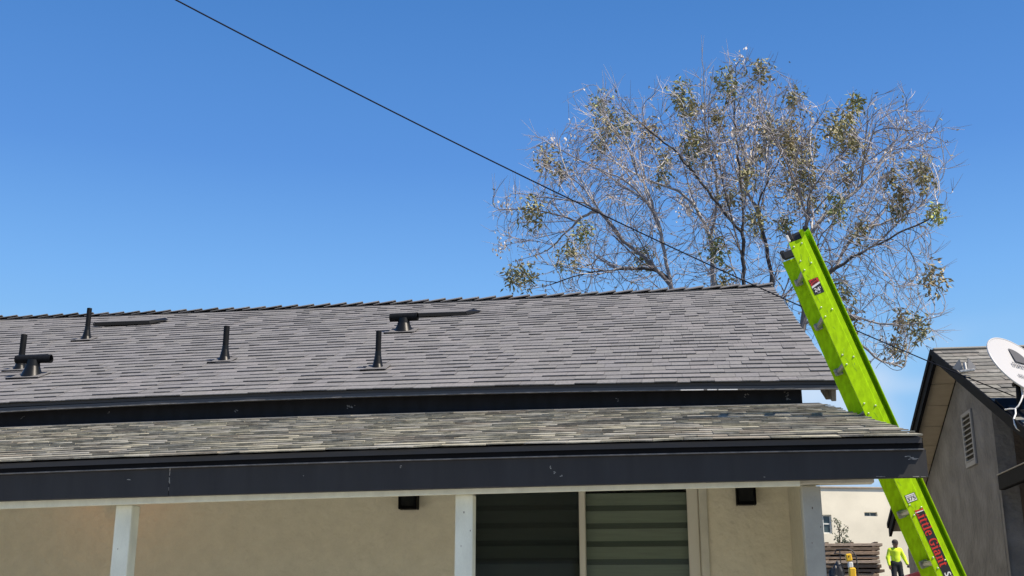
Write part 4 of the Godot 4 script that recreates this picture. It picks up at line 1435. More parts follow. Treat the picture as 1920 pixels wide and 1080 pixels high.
func make_dish() -> void:
	var c := Vector3(2.6945, 3.508, -9.30)
	var foot := Vector3(2.640, 3.160, -9.235)
	var o := thing("satellite_dish", "white oval satellite dish with grey lettering on a dark mast on the grey roof", "satellite dish", foot)
	var nrm := Vector3(0.505, 0.513, 0.687).normalized()
	var e1 := Vector3(0.84, -0.48, -0.25)
	e1 = (e1 - nrm * e1.dot(nrm)).normalized()
	var e2 := nrm.cross(e1).normalized()
	var rx := 0.285
	var ry := 0.285
	var dep := 0.015
	var cl := c - foot
	var at := func(r: float, a: float, lift: float) -> Vector3: return cl + e1 * cos(a) * r * rx + e2 * sin(a) * r * ry + nrm * (dep * (r * r - 1.0) + lift)
	var st := begin()
	var seg := 48
	for i in 8:
		for k in seg:
			var a0 := TAU * k / seg
			var a1 := TAU * (k + 1) / seg
			var r0 := i / 8.0
			var r1 := (i + 1) / 8.0
			quad(st, at.call(r0, a0, 0.0), at.call(r0, a1, 0.0), at.call(r1, a1, 0.0), at.call(r1, a0, 0.0), nrm)
	obj("reflector", st, M.dish_white, o)
	st = begin()
	for i in 8:
		for k in seg:
			var a0 := TAU * k / seg
			var a1 := TAU * (k + 1) / seg
			quad(st, at.call(i / 8.0, a0, -0.012), at.call(i / 8.0, a1, -0.012), at.call((i + 1) / 8.0, a1, -0.012), at.call((i + 1) / 8.0, a0, -0.012), -nrm)
	obj("back_shell", st, M.dish_grey, o)
	st = begin()
	var pts := PackedVector3Array()
	for k in seg + 1:
		pts.append(at.call(1.0, TAU * k / seg, -0.005))
	tube(st, pts, even(seg + 1, 0.0085), 8, false)
	obj("rim", st, M.dish_white, o)
	# mast and clamp
	st = begin()
	var hub := cl - nrm * 0.06
	tube(st, PackedVector3Array([Vector3(0, -0.01, 0), Vector3(0.004, 0.10, 0), Vector3(0.012, 0.20, -0.01), hub + Vector3(0, -0.06, 0)]), even(4, 0.021), 12)
	obj("mast", st, M.black_metal, o)
	st = begin()
	bx(st, hub + nrm * 0.012, Vector3(0.11, 0.14, 0.05), Basis(e1, e2, nrm), 0.01)
	bx(st, Vector3(0.012, 0.19, -0.005), Vector3(0.085, 0.03, 0.07), Basis(Vector3.BACK, 0.1), 0.006)
	obj("clamp", st, M.black_metal, o)
	st = begin()
	bx(st, Vector3(0, -0.004, 0), Vector3(0.14, 0.012, 0.16), Basis(Vector3.RIGHT, 0.414), 0.003)
	obj("foot", st, M.black_metal, o)
	st = begin()
	var low := at.call(1.0, -PI * 0.42, 0.0) as Vector3
	tube(st, PackedVector3Array([low - nrm * 0.02, low + nrm * 0.14 - e2 * 0.12, low + nrm * 0.30 - e2 * 0.13]), even(3, 0.013), 8)
	obj("feed_arm", st, M.black_metal, o)
	st = begin()
	bx(st, low + nrm * 0.32 - e2 * 0.11, Vector3(0.14, 0.06, 0.07), Basis(e1, e2, nrm), 0.015)
	obj("feed_horn", st, M.dish_grey, o)
	# print on the face
	var bl := (e1 * 0.90 + e2 * 0.436).normalized()
	var upv := nrm.cross(bl).normalized()
	var face := Basis(bl, upv, nrm)
	st = begin()
	var poly := PackedVector2Array([Vector2(-0.065, -0.068), Vector2(-0.065, 0.075)])
	for k in 13:
		var t := PI * 0.5 - PI * 0.5 * k / 12.0
		poly.append(Vector2(-0.045 + 0.125 * cos(t), -0.05 + 0.125 * sin(t)))
	poly.append(Vector2(0.04, -0.068))
	prism(st, poly, 0.0, 0.001, cl + e1 * 0.0 + e2 * 0.118 + nrm * -0.003, face)
	obj("emblem", st, M.dish_print, o)
	text("lettering", "DIRECTV", 0.042, M.dish_print_pale, o, Transform3D(face, cl + e1 * 0.035 + e2 * 0.012 - nrm * 0.001), "Droid Sans", 700)
	text("lettering", "Slimline", 0.034, M.dish_print_pale, o, Transform3D(face, cl + e1 * 0.065 + e2 * -0.115 - nrm * 0.001), "Droid Serif", 700)
	# white coax lying over the rake
	st = begin()
	var w := PackedVector3Array([Vector3(2.505, 3.135, -9.15), Vector3(2.535, 3.134, -9.12), Vector3(2.566, 3.130, -9.1), Vector3(2.590, 3.150, -9.1), Vector3(2.615, 3.190, -9.1), Vector3(2.640, 3.235, -9.13), Vector3(2.652, 3.29, -9.17), Vector3(2.66, 3.36, -9.21)])
	tube(st, w, even(w.size(), 0.0065), 7)
	w = PackedVector3Array([Vector3(2.566, 3.128, -9.095), Vector3(2.552, 3.085, -9.05), Vector3(2.520, 3.04, -9.0), Vector3(2.510, 2.99, -8.96), Vector3(2.516, 2.958, -8.94), Vector3(2.53, 2.94, -8.92), Vector3(2.56, 2.915, -8.85), Vector3(2.62, 2.90, -8.7)])
	tube(st, w, even(w.size(), 0.0065), 7)
	tag(obj("coax_cable", st, M.cable_white), "white coax cable draped over the grey roof edge below the satellite dish", "cable")
	# old roof mount
	var m := thing("roof_mount", "small galvanised roof bracket with two pointed brackets on the grey neighbouring roof", "bracket", Vector3(2.575, 3.645, -10.36))
	st = begin()
	bx(st, Vector3(-0.03, 0.03, 0.06), Vector3(0.13, 0.024, 0.03), Basis(Vector3.BACK, 0.1), 0.006)
	obj("foot_bar", st, M.galvanised, m)
	st = begin()
	tube(st, PackedVector3Array([Vector3(-0.03, 0.02, 0.03), Vector3(-0.028, 0.11, 0.0)]), even(2, 0.016), 8)
	obj("stub", st, M.galvanised, m)
	for s in [-1.0, 1.0]:
		st = begin()
		prism(st, PackedVector2Array([Vector2(-0.03 + s * 0.012, 0.03), Vector2(-0.03 + s * 0.10, 0.075), Vector2(-0.03 + s * 0.085, 0.095), Vector2(-0.03 + s * 0.035, 0.155)]), -0.006, 0.006, Vector3.ZERO, Basis(Vector3.UP, s * 0.3))
		obj("gusset", st, M.dish_grey, m)

# ------------------------------------------------------------------ ground and far things
func ground_y(z: float) -> float:
	return 2.5 * smoothstep(14.0, 40.0, -z)

func make_setting() -> void:
	var st := begin()
	var xs := [-400.0, -60.0, -20.0, -8.0, 0.0, 4.0, 8.0, 14.0, 30.0, 80.0, 400.0]
	var zs := [150.0, 30.0, 8.0, 0.0, -6.0, -12.0]
	for i in 15:
		zs.append(-14.0 - i * 2.0)
	zs.append_array([-60.0, -120.0, -600.0])
	for i in xs.size() - 1:
		for j in zs.size() - 1:
			var p := func(x: float, z: float) -> Vector3: return Vector3(x, ground_y(z), z)
			quad(st, p.call(xs[i], zs[j]), p.call(xs[i + 1], zs[j]), p.call(xs[i + 1], zs[j + 1]), p.call(xs[i], zs[j + 1]), Vector3.UP)
	struct("ground", st, M.dirt)
	st = begin()
	box2(st, Vector3(-9.6, 0.004, 4.5), Vector3(0.95, 0.03, -8.598))
	struct("patio", st, M.concrete)

func make_far() -> void:
	# cream building across the yard
	var o := thing("cream_building", "sunlit cream flat-roofed building behind the yard", "building", Vector3(4.2, ground_y(-48.0), -48.0))
	o.rotation.y = deg_to_rad(15.0)
	var W := 9.5
	var H := 4.2
	var st := begin()
	# wall pieces around the openings (x from the left corner, y from the ground)
	var holes := [[1.35, 2.02, 2.40, 3.14], [3.42, 3.97, 3.10, 3.26], [3.60, 3.92, 1.25, 1.39]]
	var xs := [0.0, 1.35, 2.02, 3.42, 3.60, 3.92, 3.97, W]
	for i in xs.size() - 1:
		var xa: float = xs[i]
		var xb: float = xs[i + 1]
		var cuts := [0.0]
		for h in holes:
			if h[0] < xb - 0.001 and h[1] > xa + 0.001:
				cuts.append_array([h[2], h[3]])
		cuts.append(H)
		cuts.sort()
		for j in range(0, cuts.size(), 2):
			quad(st, Vector3(xa, cuts[j], 0), Vector3(xb, cuts[j], 0), Vector3(xb, cuts[j + 1], 0), Vector3(xa, cuts[j + 1], 0), Vector3.BACK)
	for h in holes:
		for q in [[h[0], h[2], h[0], h[3], Vector3.RIGHT], [h[1], h[2], h[1], h[3], Vector3.LEFT], [h[0], h[2], h[1], h[2], Vector3.UP], [h[0], h[3], h[1], h[3], Vector3.DOWN]]:
			quad(st, Vector3(q[0], q[1], 0), Vector3(q[2], q[3], 0), Vector3(q[2], q[3], -0.15), Vector3(q[0], q[1], -0.15), q[4])
	quad(st, Vector3(0, 0, 0), Vector3(0, H, 0), Vector3(0, H, -7), Vector3(0, 0, -7), Vector3.LEFT)
	quad(st, Vector3(W, 0, 0), Vector3(W, H, 0), Vector3(W, H, -7), Vector3(W, 0, -7), Vector3.RIGHT)
	quad(st, Vector3(0, 0, -7), Vector3(W, 0, -7), Vector3(W, H, -7), Vector3(0, H, -7), Vector3.FORWARD)
	quad(st, Vector3(0, H, 0), Vector3(W, H, 0), Vector3(W, H, -7), Vector3(0, H, -7), Vector3.UP)
	obj("wall", st, M.cream_render, o)
	st = begin()
	box2(st, Vector3(-0.05, H + 0.003, 0.06), Vector3(W + 0.05, H + 0.07, -0.3), 0.01)
	obj("parapet_cap", st, M.cap_stone, o)
	for h in holes:
		var w := Node3D.new()
		put(o, w, "window")
		st = begin()
		box2(st, Vector3(h[0] + 0.001, h[2] + 0.001, -0.12), Vector3(h[1] - 0.001, h[3] - 0.001, -0.13))
		obj("pane", st, M.far_glass, w)
		st = begin()
		var f := 0.05 if h[3] - h[2] > 0.4 else 0.018
		for xx in [h[0] + f / 2, h[1] - f / 2, lerpf(h[0], h[1], 0.5)]:
			bx(st, Vector3(xx, (h[2] + h[3]) / 2, -0.10), Vector3(f * 0.96, h[3] - h[2] - 0.004, 0.03))
		for yy in [h[2] + f / 2, h[3] - f / 2, lerpf(h[2], h[3], 0.52)]:
			if h[3] - h[2] > 0.4 or yy != lerpf(h[2], h[3], 0.52):
				bx(st, Vector3((h[0] + h[1]) / 2, yy, -0.098), Vector3(h[1] - h[0] - 0.004, f * 0.95, 0.03))
		obj("frame", st, M.far_frame, w)
	# stack of old wooden boards
	var r := RandomNumberGenerator.new()
	r.seed = 8
	var gy := ground_y(-34.0)
	var y := gy + 0.1
	var words := ["lowest", "second lowest", "third lowest", "fourth lowest", "fifth lowest", "middle", "sixth from the top", "fifth from the top", "fourth from the top", "third from the top", "second from the top", "topmost"]
	var cnt := 12
	for i in cnt:
		var th := 0.075 if i % 3 else 0.09
		var l := r.randf_range(1.46, 1.62)
		var x0 := 3.95 + r.randf_range(-0.03, 0.03)
		var z0 := -34.0 + r.randf_range(-0.06, 0.06)
		var b := thing("wooden_panel", "weathered wooden panel, %s of the stack by the cream building" % words[i], "wood panel", Vector3(x0 + l / 2, y, z0), "wooden panels in the stack")
		b.rotation.y = r.randf_range(-0.03, 0.03)
		var wm: Material = [M.old_wood, M.old_wood_grey, M.old_wood_dark][(i * 2 + i / 3) % 3]
		st = begin()
		bx(st, Vector3(0, th / 2, 0), Vector3(l, th, 1.1), Basis(Vector3.BACK, r.randf_range(-0.006, 0.006)), 0.006)
		obj("panel_face", st, wm, b)
		for s in [-0.62, 0.0, 0.60]:
			st = begin()
			bx(st, Vector3(s * l / 1.5, th + 0.02, 0.0), Vector3(0.09, 0.036, 1.05))
			obj("batten", st, M.old_wood_dark, b)
		y += (3.65 - gy - 0.1) / cnt
	# black heap and yellow machine in front
	var bk := thing("black_tarp", "crumpled black tarp heaped against the stack of wooden panels", "tarp", Vector3(4.16, ground_y(-32.6), -32.6))
	st = begin()
	var fn := FastNoiseLite.new()
	fn.seed = 3
	fn.frequency = 2.2
	var gh := 3.08 - ground_y(-32.6)
	var grid := func(i: int, k: int) -> Vector3:
		var ph := PI * 0.5 * i / 8.0
		var a := TAU * (k % 20) / 20.0
		var d := Vector3(cos(a) * cos(ph) * 0.25, sin(ph) * gh, sin(a) * cos(ph) * 0.25)
		return d * (1.0 + 0.35 * fn.get_noise_3dv(d * 1.3))
	for i in 8:
		for k in 20:
			quad(st, grid.call(i, k), grid.call(i, k + 1), grid.call(i + 1, k + 1), grid.call(i + 1, k), grid.call(i, k))
	obj("tarp_sheet", st, M.tarp, bk)
	var g2 := ground_y(-31.5)
	var ym := thing("yellow_machine", "upright yellow work machine with black tube handle before the wooden stack", "machine", Vector3(4.36, g2, -31.5))
	st = begin()
	bx(st, Vector3(0.04, (2.86 - g2) / 2 + 0.08, 0), Vector3(0.17, 2.86 - g2 - 0.12, 0.2), Basis(Vector3.BACK, -0.03), 0.03)
	obj("body", st, M.machine_yellow, ym)
	st = begin()
	bx(st, Vector3(-0.01, 3.13 - g2, 0.0), Vector3(0.15, 0.19, 0.19), Basis(Vector3.BACK, 0.12), 0.025)
	obj("head", st, M.machine_yellow, ym)
	st = begin()
	bx(st, Vector3(0.02, 2.945 - g2, 0.01), Vector3(0.12, 0.15, 0.15), Basis(), 0.02)
	obj("neck", st, M.far_frame, ym)
	st = begin()
	bx(st, Vector3(-0.015, 3.155 - g2, 0.098), Vector3(0.03, 0.03, 0.01), Basis(), 0.003)
	obj("knob", st, M.machine_black, ym)
	st = begin()
	tube(st, PackedVector3Array([Vector3(-0.36, 3.22 - g2, 0), Vector3(-0.30, 3.33 - g2, 0), Vector3(-0.05, 3.35 - g2, 0), Vector3(0.10, 3.30 - g2, 0), Vector3(0.18, 3.15 - g2, 0.02), Vector3(0.19, 2.9 - g2, 0.02), Vector3(0.17, 0.3, 0.02)]), even(7, 0.017), 8)
	tube(st, PackedVector3Array([Vector3(-0.36, 3.24 - g2, 0), Vector3(-0.1, 3.20 - g2, 0.02), Vector3(0.17, 3.16 - g2, 0.02)]), even(3, 0.014), 8)
	tube(st, PackedVector3Array([Vector3(-0.22, 3.34 - g2, 0), Vector3(-0.22, 3.0 - g2, 0.02), Vector3(-0.14, 2.7 - g2, 0.02)]), even(3, 0.014), 8)
	obj("handle", st, M.machine_black, ym)
	for s in [-1.0, 1.0]:
		st = begin()
		lathe(st, [Vector2(0.02, -0.03), Vector2(0.12, -0.03), Vector2(0.13, -0.015), Vector2(0.13, 0.015), Vector2(0.12, 0.03), Vector2(0.02, 0.03)], Vector3(0.04 + s * 0.14, 0.13, 0.0), Basis(Vector3.BACK, PI / 2), 18)
		obj("wheel", st, M.machine_black, ym)
	# red case beside the worker
	var rc := thing("red_box", "faded red box with white front on a stand, seen between worker and ladder", "box", Vector3(2.55, 0, -13.5))
	st = begin()
	bx(st, Vector3(0.03, 2.06, 0), Vector3(0.26, 0.075, 0.24), Basis(Vector3.BACK, 0.28), 0.02)
	obj("lid", st, M.red_shell, rc)
	st = begin()
	bx(st, Vector3(0.03, 1.93, 0.0), Vector3(0.22, 0.2, 0.2), Basis(Vector3.BACK, 0.1), 0.015)
	obj("body", st, M.red_shell, rc)
	st = begin()
	bx(st, Vector3(0.045, 1.945, 0.104), Vector3(0.13, 0.13, 0.012), Basis(Vector3.BACK, 0.1), 0.004)
	obj("front_panel", st, M.far_frame, rc)
	for sx in [-1.0, 1.0]:
		st = begin()
		bx(st, Vector3(0.03 + sx * 0.08, 0.92, 0), Vector3(0.035, 1.84, 0.16), Basis(), 0.004)
		obj("leg", st, M.old_wood, rc)
	# bare shrub before the far window
	var sb := thing("young_tree", "small sparse dark green tree in front of the cream building's window", "tree", Vector3(5.78, ground_y(-44.0), -44.0))
	var bs := begin()
	bs.set_color(Color(0.12, 0.095, 0.07))
	var leaf := begin()
	var top := 5.2 - ground_y(-44.0)
	tube(bs, PackedVector3Array([Vector3.ZERO, Vector3(0.02, top * 0.5, 0), Vector3(0.05, top * 0.85, 0)]), PackedFloat32Array([0.05, 0.035, 0.015]), 6)
	for i in 16:
		var a := r.randf_range(0.35, 1.0) * top * 0.85
		var d := Vector3(r.randf_range(-0.5, 1.0), r.randf_range(-0.1, 0.9), r.randf_range(-0.6, 0.6)).normalized()
		var L := r.randf_range(0.25, 0.5)
		var s := Vector3(0.03, a, 0)
		tube(bs, PackedVector3Array([s, s + d * L * 0.5, s + d * L + Vector3(0, 0.05, 0)]), PackedFloat32Array([0.014, 0.01, 0.005]), 4)
		for k in 26:
			var p := s + d * L * r.randf_range(0.45, 1.1) + Vector3(r.randfn(0, 0.05), r.randfn(0, 0.05), r.randfn(0, 0.05))
			var v := Vector3(r.randf_range(-1, 1), r.randf_range(-1, 1), r.randf_range(-1, 1)).normalized()
			var q := v.cross(Vector3(0.3, 0.5, 1)).normalized() * 0.022
			leaf.set_color(Color(0.05, 0.065, 0.035) * r.randf_range(0.6, 1.5))
			tri(leaf, p, p + v * 0.05 + q, p + v * 0.11, v.cross(q))
			tri(leaf, p, p + v * 0.05 - q, p + v * 0.11, v.cross(q))
	obj("trunk", bs, M.twig, sb)
	var cr := obj("foliage", leaf, M.leaf, sb)
	cr.set_meta("kind", "stuff")

# ------------------------------------------------------------------ worker
func nets(bones: Array, cell: float, k: float) -> SurfaceTool:
	var lo := Vector3.INF
	var hi := -Vector3.INF
	for b in bones:
		var m: float = max(b[2], b[3]) + cell * 2 + k * 0.3
		for e in [b[0], b[1]]:
			lo = lo.min(e - Vector3.ONE * m)
			hi = hi.max(e + Vector3.ONE * m)
	var n := Vector3i(((hi - lo) / cell).ceil()) + Vector3i.ONE
	var val := PackedFloat32Array()
	val.resize(n.x * n.y * n.z)
	val.fill(1.0)
	for b in bones:
		var a: Vector3 = b[0]
		var ab: Vector3 = b[1] - b[0]
		var l2: float = max(ab.length_squared(), 1e-9)
		var m: float = max(b[2], b[3]) + cell * 2 + k
		var i0 := Vector3i(((b[0].min(b[1]) - Vector3.ONE * m - lo) / cell).floor()).clamp(Vector3i.ZERO, n - Vector3i.ONE)
		var i1 := Vector3i(((b[0].max(b[1]) + Vector3.ONE * m - lo) / cell).ceil()).clamp(Vector3i.ZERO, n - Vector3i.ONE)
		for z in range(i0.z, i1.z + 1):
			for y in range(i0.y, i1.y + 1):
				for x in range(i0.x, i1.x + 1):
					var p := lo + Vector3(x, y, z) * cell
					var t := clampf((p - a).dot(ab) / l2, 0.0, 1.0)
					var d: float = p.distance_to(a + ab * t) - lerpf(b[2], b[3], t)
					var id := (z * n.y + y) * n.x + x
					var h := maxf(k - absf(val[id] - d), 0.0) / k
					val[id] = minf(val[id], d) - h * h * k * 0.25
	var st := begin()
	st.set_smooth_group(0)
	var vid := {}
	var count := 0
	for z in n.z - 1:
		for y in n.y - 1:
			for x in n.x - 1:
				var sum := Vector3.ZERO
				var c := 0
				var c8 := PackedFloat32Array()
				var inside := 0
				for q in 8:
					var v := val[((z + (q >> 2)) * n.y + y + ((q >> 1) & 1)) * n.x + x + (q & 1)]
					c8.append(v)
					inside += int(v < 0.0)
				if inside == 0 or inside == 8:
					continue
				for q in 8:
					for bit in [1, 2, 4]:
						if q & bit == 0:
							var q2: int = q | bit
							if (c8[q] < 0.0) != (c8[q2] < 0.0):
								var t := c8[q] / (c8[q] - c8[q2])
								var pa := Vector3(q & 1, (q >> 1) & 1, q >> 2)
								var pb := Vector3(q2 & 1, (q2 >> 1) & 1, q2 >> 2)
								sum += pa.lerp(pb, t)
								c += 1
				st.add_vertex(lo + (Vector3(x, y, z) + sum / c) * cell)
				vid[(z * n.y + y) * n.x + x] = count
				count += 1
	var at := func(x: int, y: int, z: int) -> int: return vid.get((z * n.y + y) * n.x + x, -1)
	for z in range(1, n.z - 1):
		for y in range(1, n.y - 1):
			for x in range(1, n.x - 1):
				var v0 := val[(z * n.y + y) * n.x + x]
				for ax in 3:
					var d := Vector3i.ZERO
					d[ax] = 1
					var v1 := val[((z + d.z) * n.y + y + d.y) * n.x + x + d.x]
					if (v0 < 0.0) == (v1 < 0.0):
						continue
					var u := Vector3i.ZERO
					u[(ax + 1) % 3] = 1
					var w := Vector3i.ZERO
					w[(ax + 2) % 3] = 1
					var p := Vector3i(x, y, z)
					var a: int = at.call(p.x - u.x - w.x, p.y - u.y - w.y, p.z - u.z - w.z)
					var b: int = at.call(p.x - w.x, p.y - w.y, p.z - w.z)
					var c: int = at.call(p.x, p.y, p.z)
					var e: int = at.call(p.x - u.x, p.y - u.y, p.z - u.z)
					if a < 0 or b < 0 or c < 0 or e < 0:
						continue
					var order := [a, c, b, a, e, c] if v0 < 0.0 else [a, b, c, a, c, e]
					for o in order:
						st.add_index(o)
	st.generate_normals()
	return st

func make_worker() -> void:
	var o := thing("person", "worker in a lime hi-vis shirt, dark cap and black trousers holding a black tool", "person", Vector3(7.36, ground_y(-42.0), -42.0))
	o.rotation.y = 0.25
	var V := func(x: float, y: float, z: float) -> Vector3: return Vector3(x, y, z)
	var torso := [[V.call(0, 0.93, 0), V.call(0, 1.10, 0.01), 0.135, 0.125], [V.call(0, 1.10, 0.01), V.call(0, 1.32, 0.02), 0.13, 0.145], [V.call(-0.13, 1.36, 0.01), V.call(0.13, 1.36, 0.01), 0.085, 0.085]]
	var arms := [[V.call(-0.185, 1.375, 0.0), V.call(-0.275, 1.12, 0.0), 0.062, 0.047], [V.call(-0.275, 1.12, 0.0), V.call(-0.285, 0.88, 0.09), 0.046, 0.033], [V.call(0.185, 1.375, 0.0), V.call(0.30, 1.13, 0.01), 0.062, 0.047], [V.call(0.30, 1.13, 0.01), V.call(0.335, 0.91, 0.14), 0.046, 0.033]]
	var legs := [[V.call(-0.09, 0.92, 0), V.call(-0.12, 0.50, 0.05), 0.105, 0.067], [V.call(-0.12, 0.50, 0.05), V.call(-0.14, 0.09, -0.02), 0.065, 0.044], [V.call(0.09, 0.92, 0), V.call(0.14, 0.50, 0.03), 0.105, 0.067], [V.call(0.14, 0.50, 0.03), V.call(0.18, 0.09, 0.0), 0.065, 0.044]]
	var head := [[V.call(0, 1.40, 0.02), V.call(0.0, 1.50, 0.05), 0.062, 0.056], [V.call(0.0, 1.55, 0.07), V.call(0.0, 1.63, 0.055), 0.078, 0.092], [V.call(0, 1.50, 0.11), V.call(0, 1.56, 0.11), 0.045, 0.055]]
	var feet := [[V.call(-0.14, 0.05, -0.02), V.call(-0.16, 0.035, 0.15), 0.045, 0.038], [V.call(0.18, 0.05, 0.0), V.call(0.22, 0.035, 0.17), 0.045, 0.038]]
	obj("body", nets(torso + arms + legs + head + feet, 0.024, 0.05), M.skin, o)
	var fat := func(bones: Array, by: float) -> Array:
		var out := []
		for b in bones:
			out.append([b[0], b[1], b[2] + by, b[3] + by])
		return out
	obj("shirt", nets(fat.call(torso, 0.016) + fat.call(arms, 0.016), 0.022, 0.045), M.hi_vis, o)
	obj("trousers", nets(fat.call([[V.call(-0.02, 0.93, 0), V.call(0.02, 0.93, 0), 0.14, 0.14]] + legs, 0.018), 0.022, 0.04), M.trousers, o)
	for f in feet:
		obj("boot", nets([[f[0], f[1], f[2] + 0.014, f[3] + 0.014], [f[0], f[0] + Vector3(0, 0.10, 0), 0.056, 0.054]], 0.018, 0.03), M.boot, o)
	for s in [-1.0, 1.0]:
		var w: Vector3 = V.call(-0.285, 0.87, 0.095) if s < 0 else V.call(0.337, 0.895, 0.15)
		var d := Vector3(0.03 * s, -0.9, 0.3).normalized() if s < 0 else Vector3(0.25, -0.55, 0.75).normalized()
		var sd := d.cross(Vector3(s, 0, 0.2)).normalized()
		var inw := sd.cross(d).normalized() * -1.0
		var hand := [[w, w + d * 0.085, 0.026, 0.034]]
		for i in 4:
			var off := sd * (i - 1.5) * 0.021
			var L := [0.07, 0.08, 0.075, 0.058][i] as float
			var k0 := w + d * 0.09 + off
			var k1 := k0 + d * L * 0.5
			hand.append([k0, k1, 0.0095, 0.009])
			hand.append([k1, k1 + (d * 0.55 + inw * 0.8) * L * 0.5, 0.009, 0.008])
		var th := w + d * 0.035 - sd * 0.03
		hand.append([th, th + (d * 0.7 - sd * 0.7) * 0.035, 0.011, 0.0105])
		hand.append([th + (d * 0.7 - sd * 0.7) * 0.035, th + (d * 1.5 - sd * 0.8) * 0.04 + inw * 0.01, 0.0105, 0.009])
		obj("hand", nets(hand, 0.006, 0.008), M.skin, o)
	# cap, face
	var st := begin()
	lathe(st, [Vector2(0.104, -0.02), Vector2(0.106, 0.01), Vector2(0.098, 0.05), Vector2(0.07, 0.085), Vector2(0.03, 0.1), Vector2(0, 0.103)], Vector3(0, 1.635, 0.055), Basis(Vector3.RIGHT, 0.2), 20)
	var brim := PackedVector2Array()
	for i in 13:
		var a := PI * i / 12.0
		brim.append(Vector2(cos(a) * 0.098, sin(a) * 0.165))
	prism(st, brim, -0.006, 0.006, Vector3(0, 1.632, 0.06), Basis(Vector3.RIGHT, Vector3(0, -0.3, 0.95), Vector3(0, 0.95, 0.3)))
	obj("cap", st, M.hat, o)
	st = begin()
	for s in [-1.0, 1.0]:
		bx(st, Vector3(s * 0.035, 1.585, 0.147), Vector3(0.026, 0.01, 0.01), Basis(), 0.003)
	bx(st, Vector3(0, 1.517, 0.155), Vector3(0.045, 0.008, 0.01), Basis(), 0.003)
	obj("face_marks", st, M.hat, o)
	st = begin()
	bx(st, Vector3(0, 1.556, 0.162), Vector3(0.024, 0.045, 0.026), Basis(Vector3.RIGHT, -0.2), 0.008)
	for s in [-1.0, 1.0]:
		bx(st, Vector3(s * 0.094, 1.575, 0.06), Vector3(0.016, 0.05, 0.03), Basis(), 0.007)
	obj("nose_and_ears", st, M.skin, o)
	var tool := thing("power_tool", "black handheld tool gripped by the worker in the lime shirt", "tool", Vector3(7.36, ground_y(-42.0), -42.0))
	tool.rotation.y = 0.25
	st = begin()
	bx(st, Vector3(0.40, 0.82, 0.27), Vector3(0.30, 0.08, 0.08), Basis(Vector3.UP, 0.25), 0.02)
	obj("body", st, M.machine_black, tool)
	st = begin()
	bx(st, Vector3(0.355, 0.85, 0.235), Vector3(0.03, 0.12, 0.034), Basis(Vector3.RIGHT, 0.5), 0.008)
	obj("grip", st, M.machine_black, tool)
	st = begin()
	tube(st, PackedVector3Array([Vector3(0.52, 0.82, 0.24), Vector3(0.64, 0.81, 0.2)]), even(2, 0.012), 8)
	obj("bit", st, M.aluminium, tool)

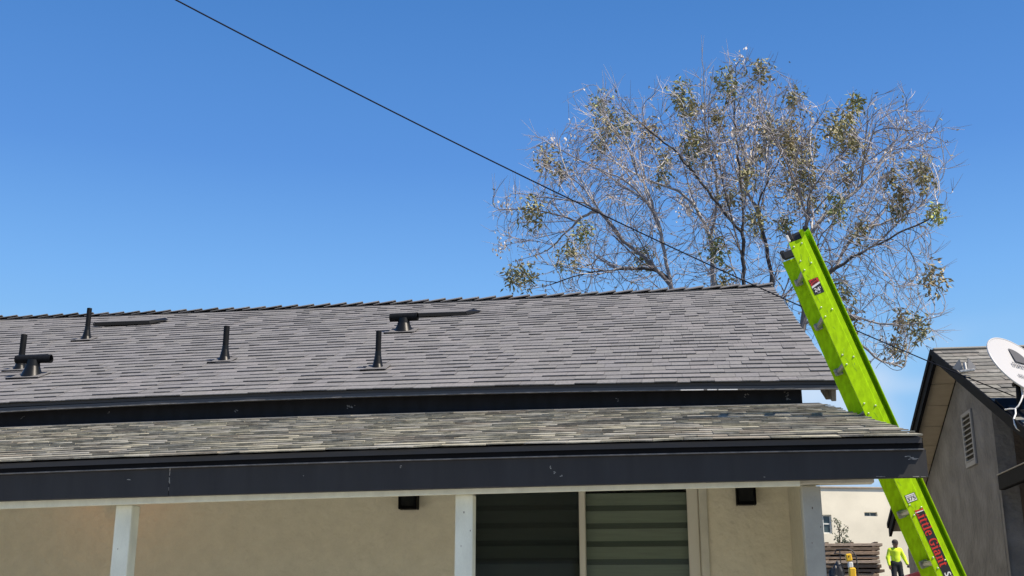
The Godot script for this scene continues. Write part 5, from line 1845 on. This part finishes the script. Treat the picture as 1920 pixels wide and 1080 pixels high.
# ------------------------------------------------------------------ build
func sky_image() -> Image:
	var w := 768
	var h := 384
	var img := Image.create(w, h, false, Image.FORMAT_RGBF)
	var sun_dir := Vector3(0.524, 0.819, 0.233).normalized()
	var fn := FastNoiseLite.new()
	fn.seed = 17
	fn.frequency = 1.6
	fn.fractal_octaves = 5
	# display colours by elevation, in degrees
	var stops := [[-90.0, Color(0.42, 0.40, 0.36)], [-2.0, Color(0.50, 0.52, 0.52)], [0.0, Color(0.70, 0.82, 0.93)], [6.0, Color(0.61, 0.785, 0.95)], [12.0, Color(0.56, 0.77, 0.962)], [16.0, Color(0.48, 0.705, 0.95)], [22.0, Color(0.367, 0.588, 0.875)], [30.0, Color(0.295, 0.515, 0.795)], [45.0, Color(0.235, 0.435, 0.715)], [90.0, Color(0.18, 0.36, 0.63)]]
	for y in h:
		var el := 90.0 - 180.0 * (y + 0.5) / h
		var c := Color()
		for i in stops.size() - 1:
			if el >= stops[i][0] and el <= stops[i + 1][0]:
				c = stops[i][1].lerp(stops[i + 1][1], inverse_lerp(stops[i][0], stops[i + 1][0], el))
		var lin := c.srgb_to_linear() * (1.0 / 1.4)
		for x in w:
			var out := lin
			var azs := TAU * (x + 0.5) / w
			var ce := cos(deg_to_rad(el))
			var dir := Vector3(sin(azs) * ce, sin(deg_to_rad(el)), -cos(azs) * ce)
			var near := maxf(0.0, dir.dot(sun_dir))
			out = out + Color(0.9, 0.86, 0.78) * (0.10 * pow(near, 8.0) + 0.8 * pow(near, 40.0))
			if el > 0.0 and el < 14.0:
				var az := TAU * x / w
				var d := Vector3(cos(az), 0, sin(az)) * 2.0
				var nz := fn.get_noise_3d(d.x * 1.6, el * 0.22, d.z * 1.6)
				var k := clampf(nz * 1.6 + 0.12, 0.0, 0.75) * smoothstep(14.0, 9.0, el)
				out = out.lerp(Color(0.58, 0.62, 0.68), k)
			img.set_pixel(x, y, out)
	return img

func _ready() -> void:
	rng.seed = 7
	cam = Camera3D.new()
	cam.name = "camera"
	cam.position = Vector3(0, 1.6, 0)
	cam.rotation_degrees = Vector3(16.0, 8.0, 0)
	cam.fov = 28.0
	cam.near = 0.05
	cam.far = 1500.0
	add_child(cam)
	cam.current = true
	var we := WorldEnvironment.new()
	we.name = "world"
	var env := Environment.new()
	var sky := Sky.new()
	var pano := PanoramaSkyMaterial.new()
	pano.panorama = ImageTexture.create_from_image(sky_image())
	sky.sky_material = pano
	env.background_mode = Environment.BG_SKY
	env.sky = sky
	env.tonemap_mode = Environment.TONE_MAPPER_LINEAR
	env.tonemap_exposure = 1.4
	env.sdfgi_enabled = true
	env.ssao_enabled = true
	env.ssil_enabled = true
	we.environment = env
	add_child(we)
	var sun := DirectionalLight3D.new()
	sun.name = "sun"
	sun.light_color = Color(1.0, 0.95, 0.88)
	sun.light_energy = 1.6
	sun.light_angular_distance = 0.5
	sun.shadow_enabled = true
	add_child(sun)
	sun.look_at_from_position(Vector3(0.524, 0.819, 0.233) * 50.0, Vector3.ZERO)
	make_materials()
	mat("fascia_metal", Color(0.05, 0.05, 0.053), 0.5, null, Vector3.ONE)
	mat("plate_grey", Color(0.13, 0.127, 0.126), 0.9)
	mat("ridge_grey", Color(0.23, 0.225, 0.20), 0.9)
	make_setting()
	make_house()
	make_neighbour()
	make_tree()
	make_roof_fittings()
	make_wall_lamps()
	make_ladder()
	make_cable()
	make_dish()
	make_far()
	make_worker()
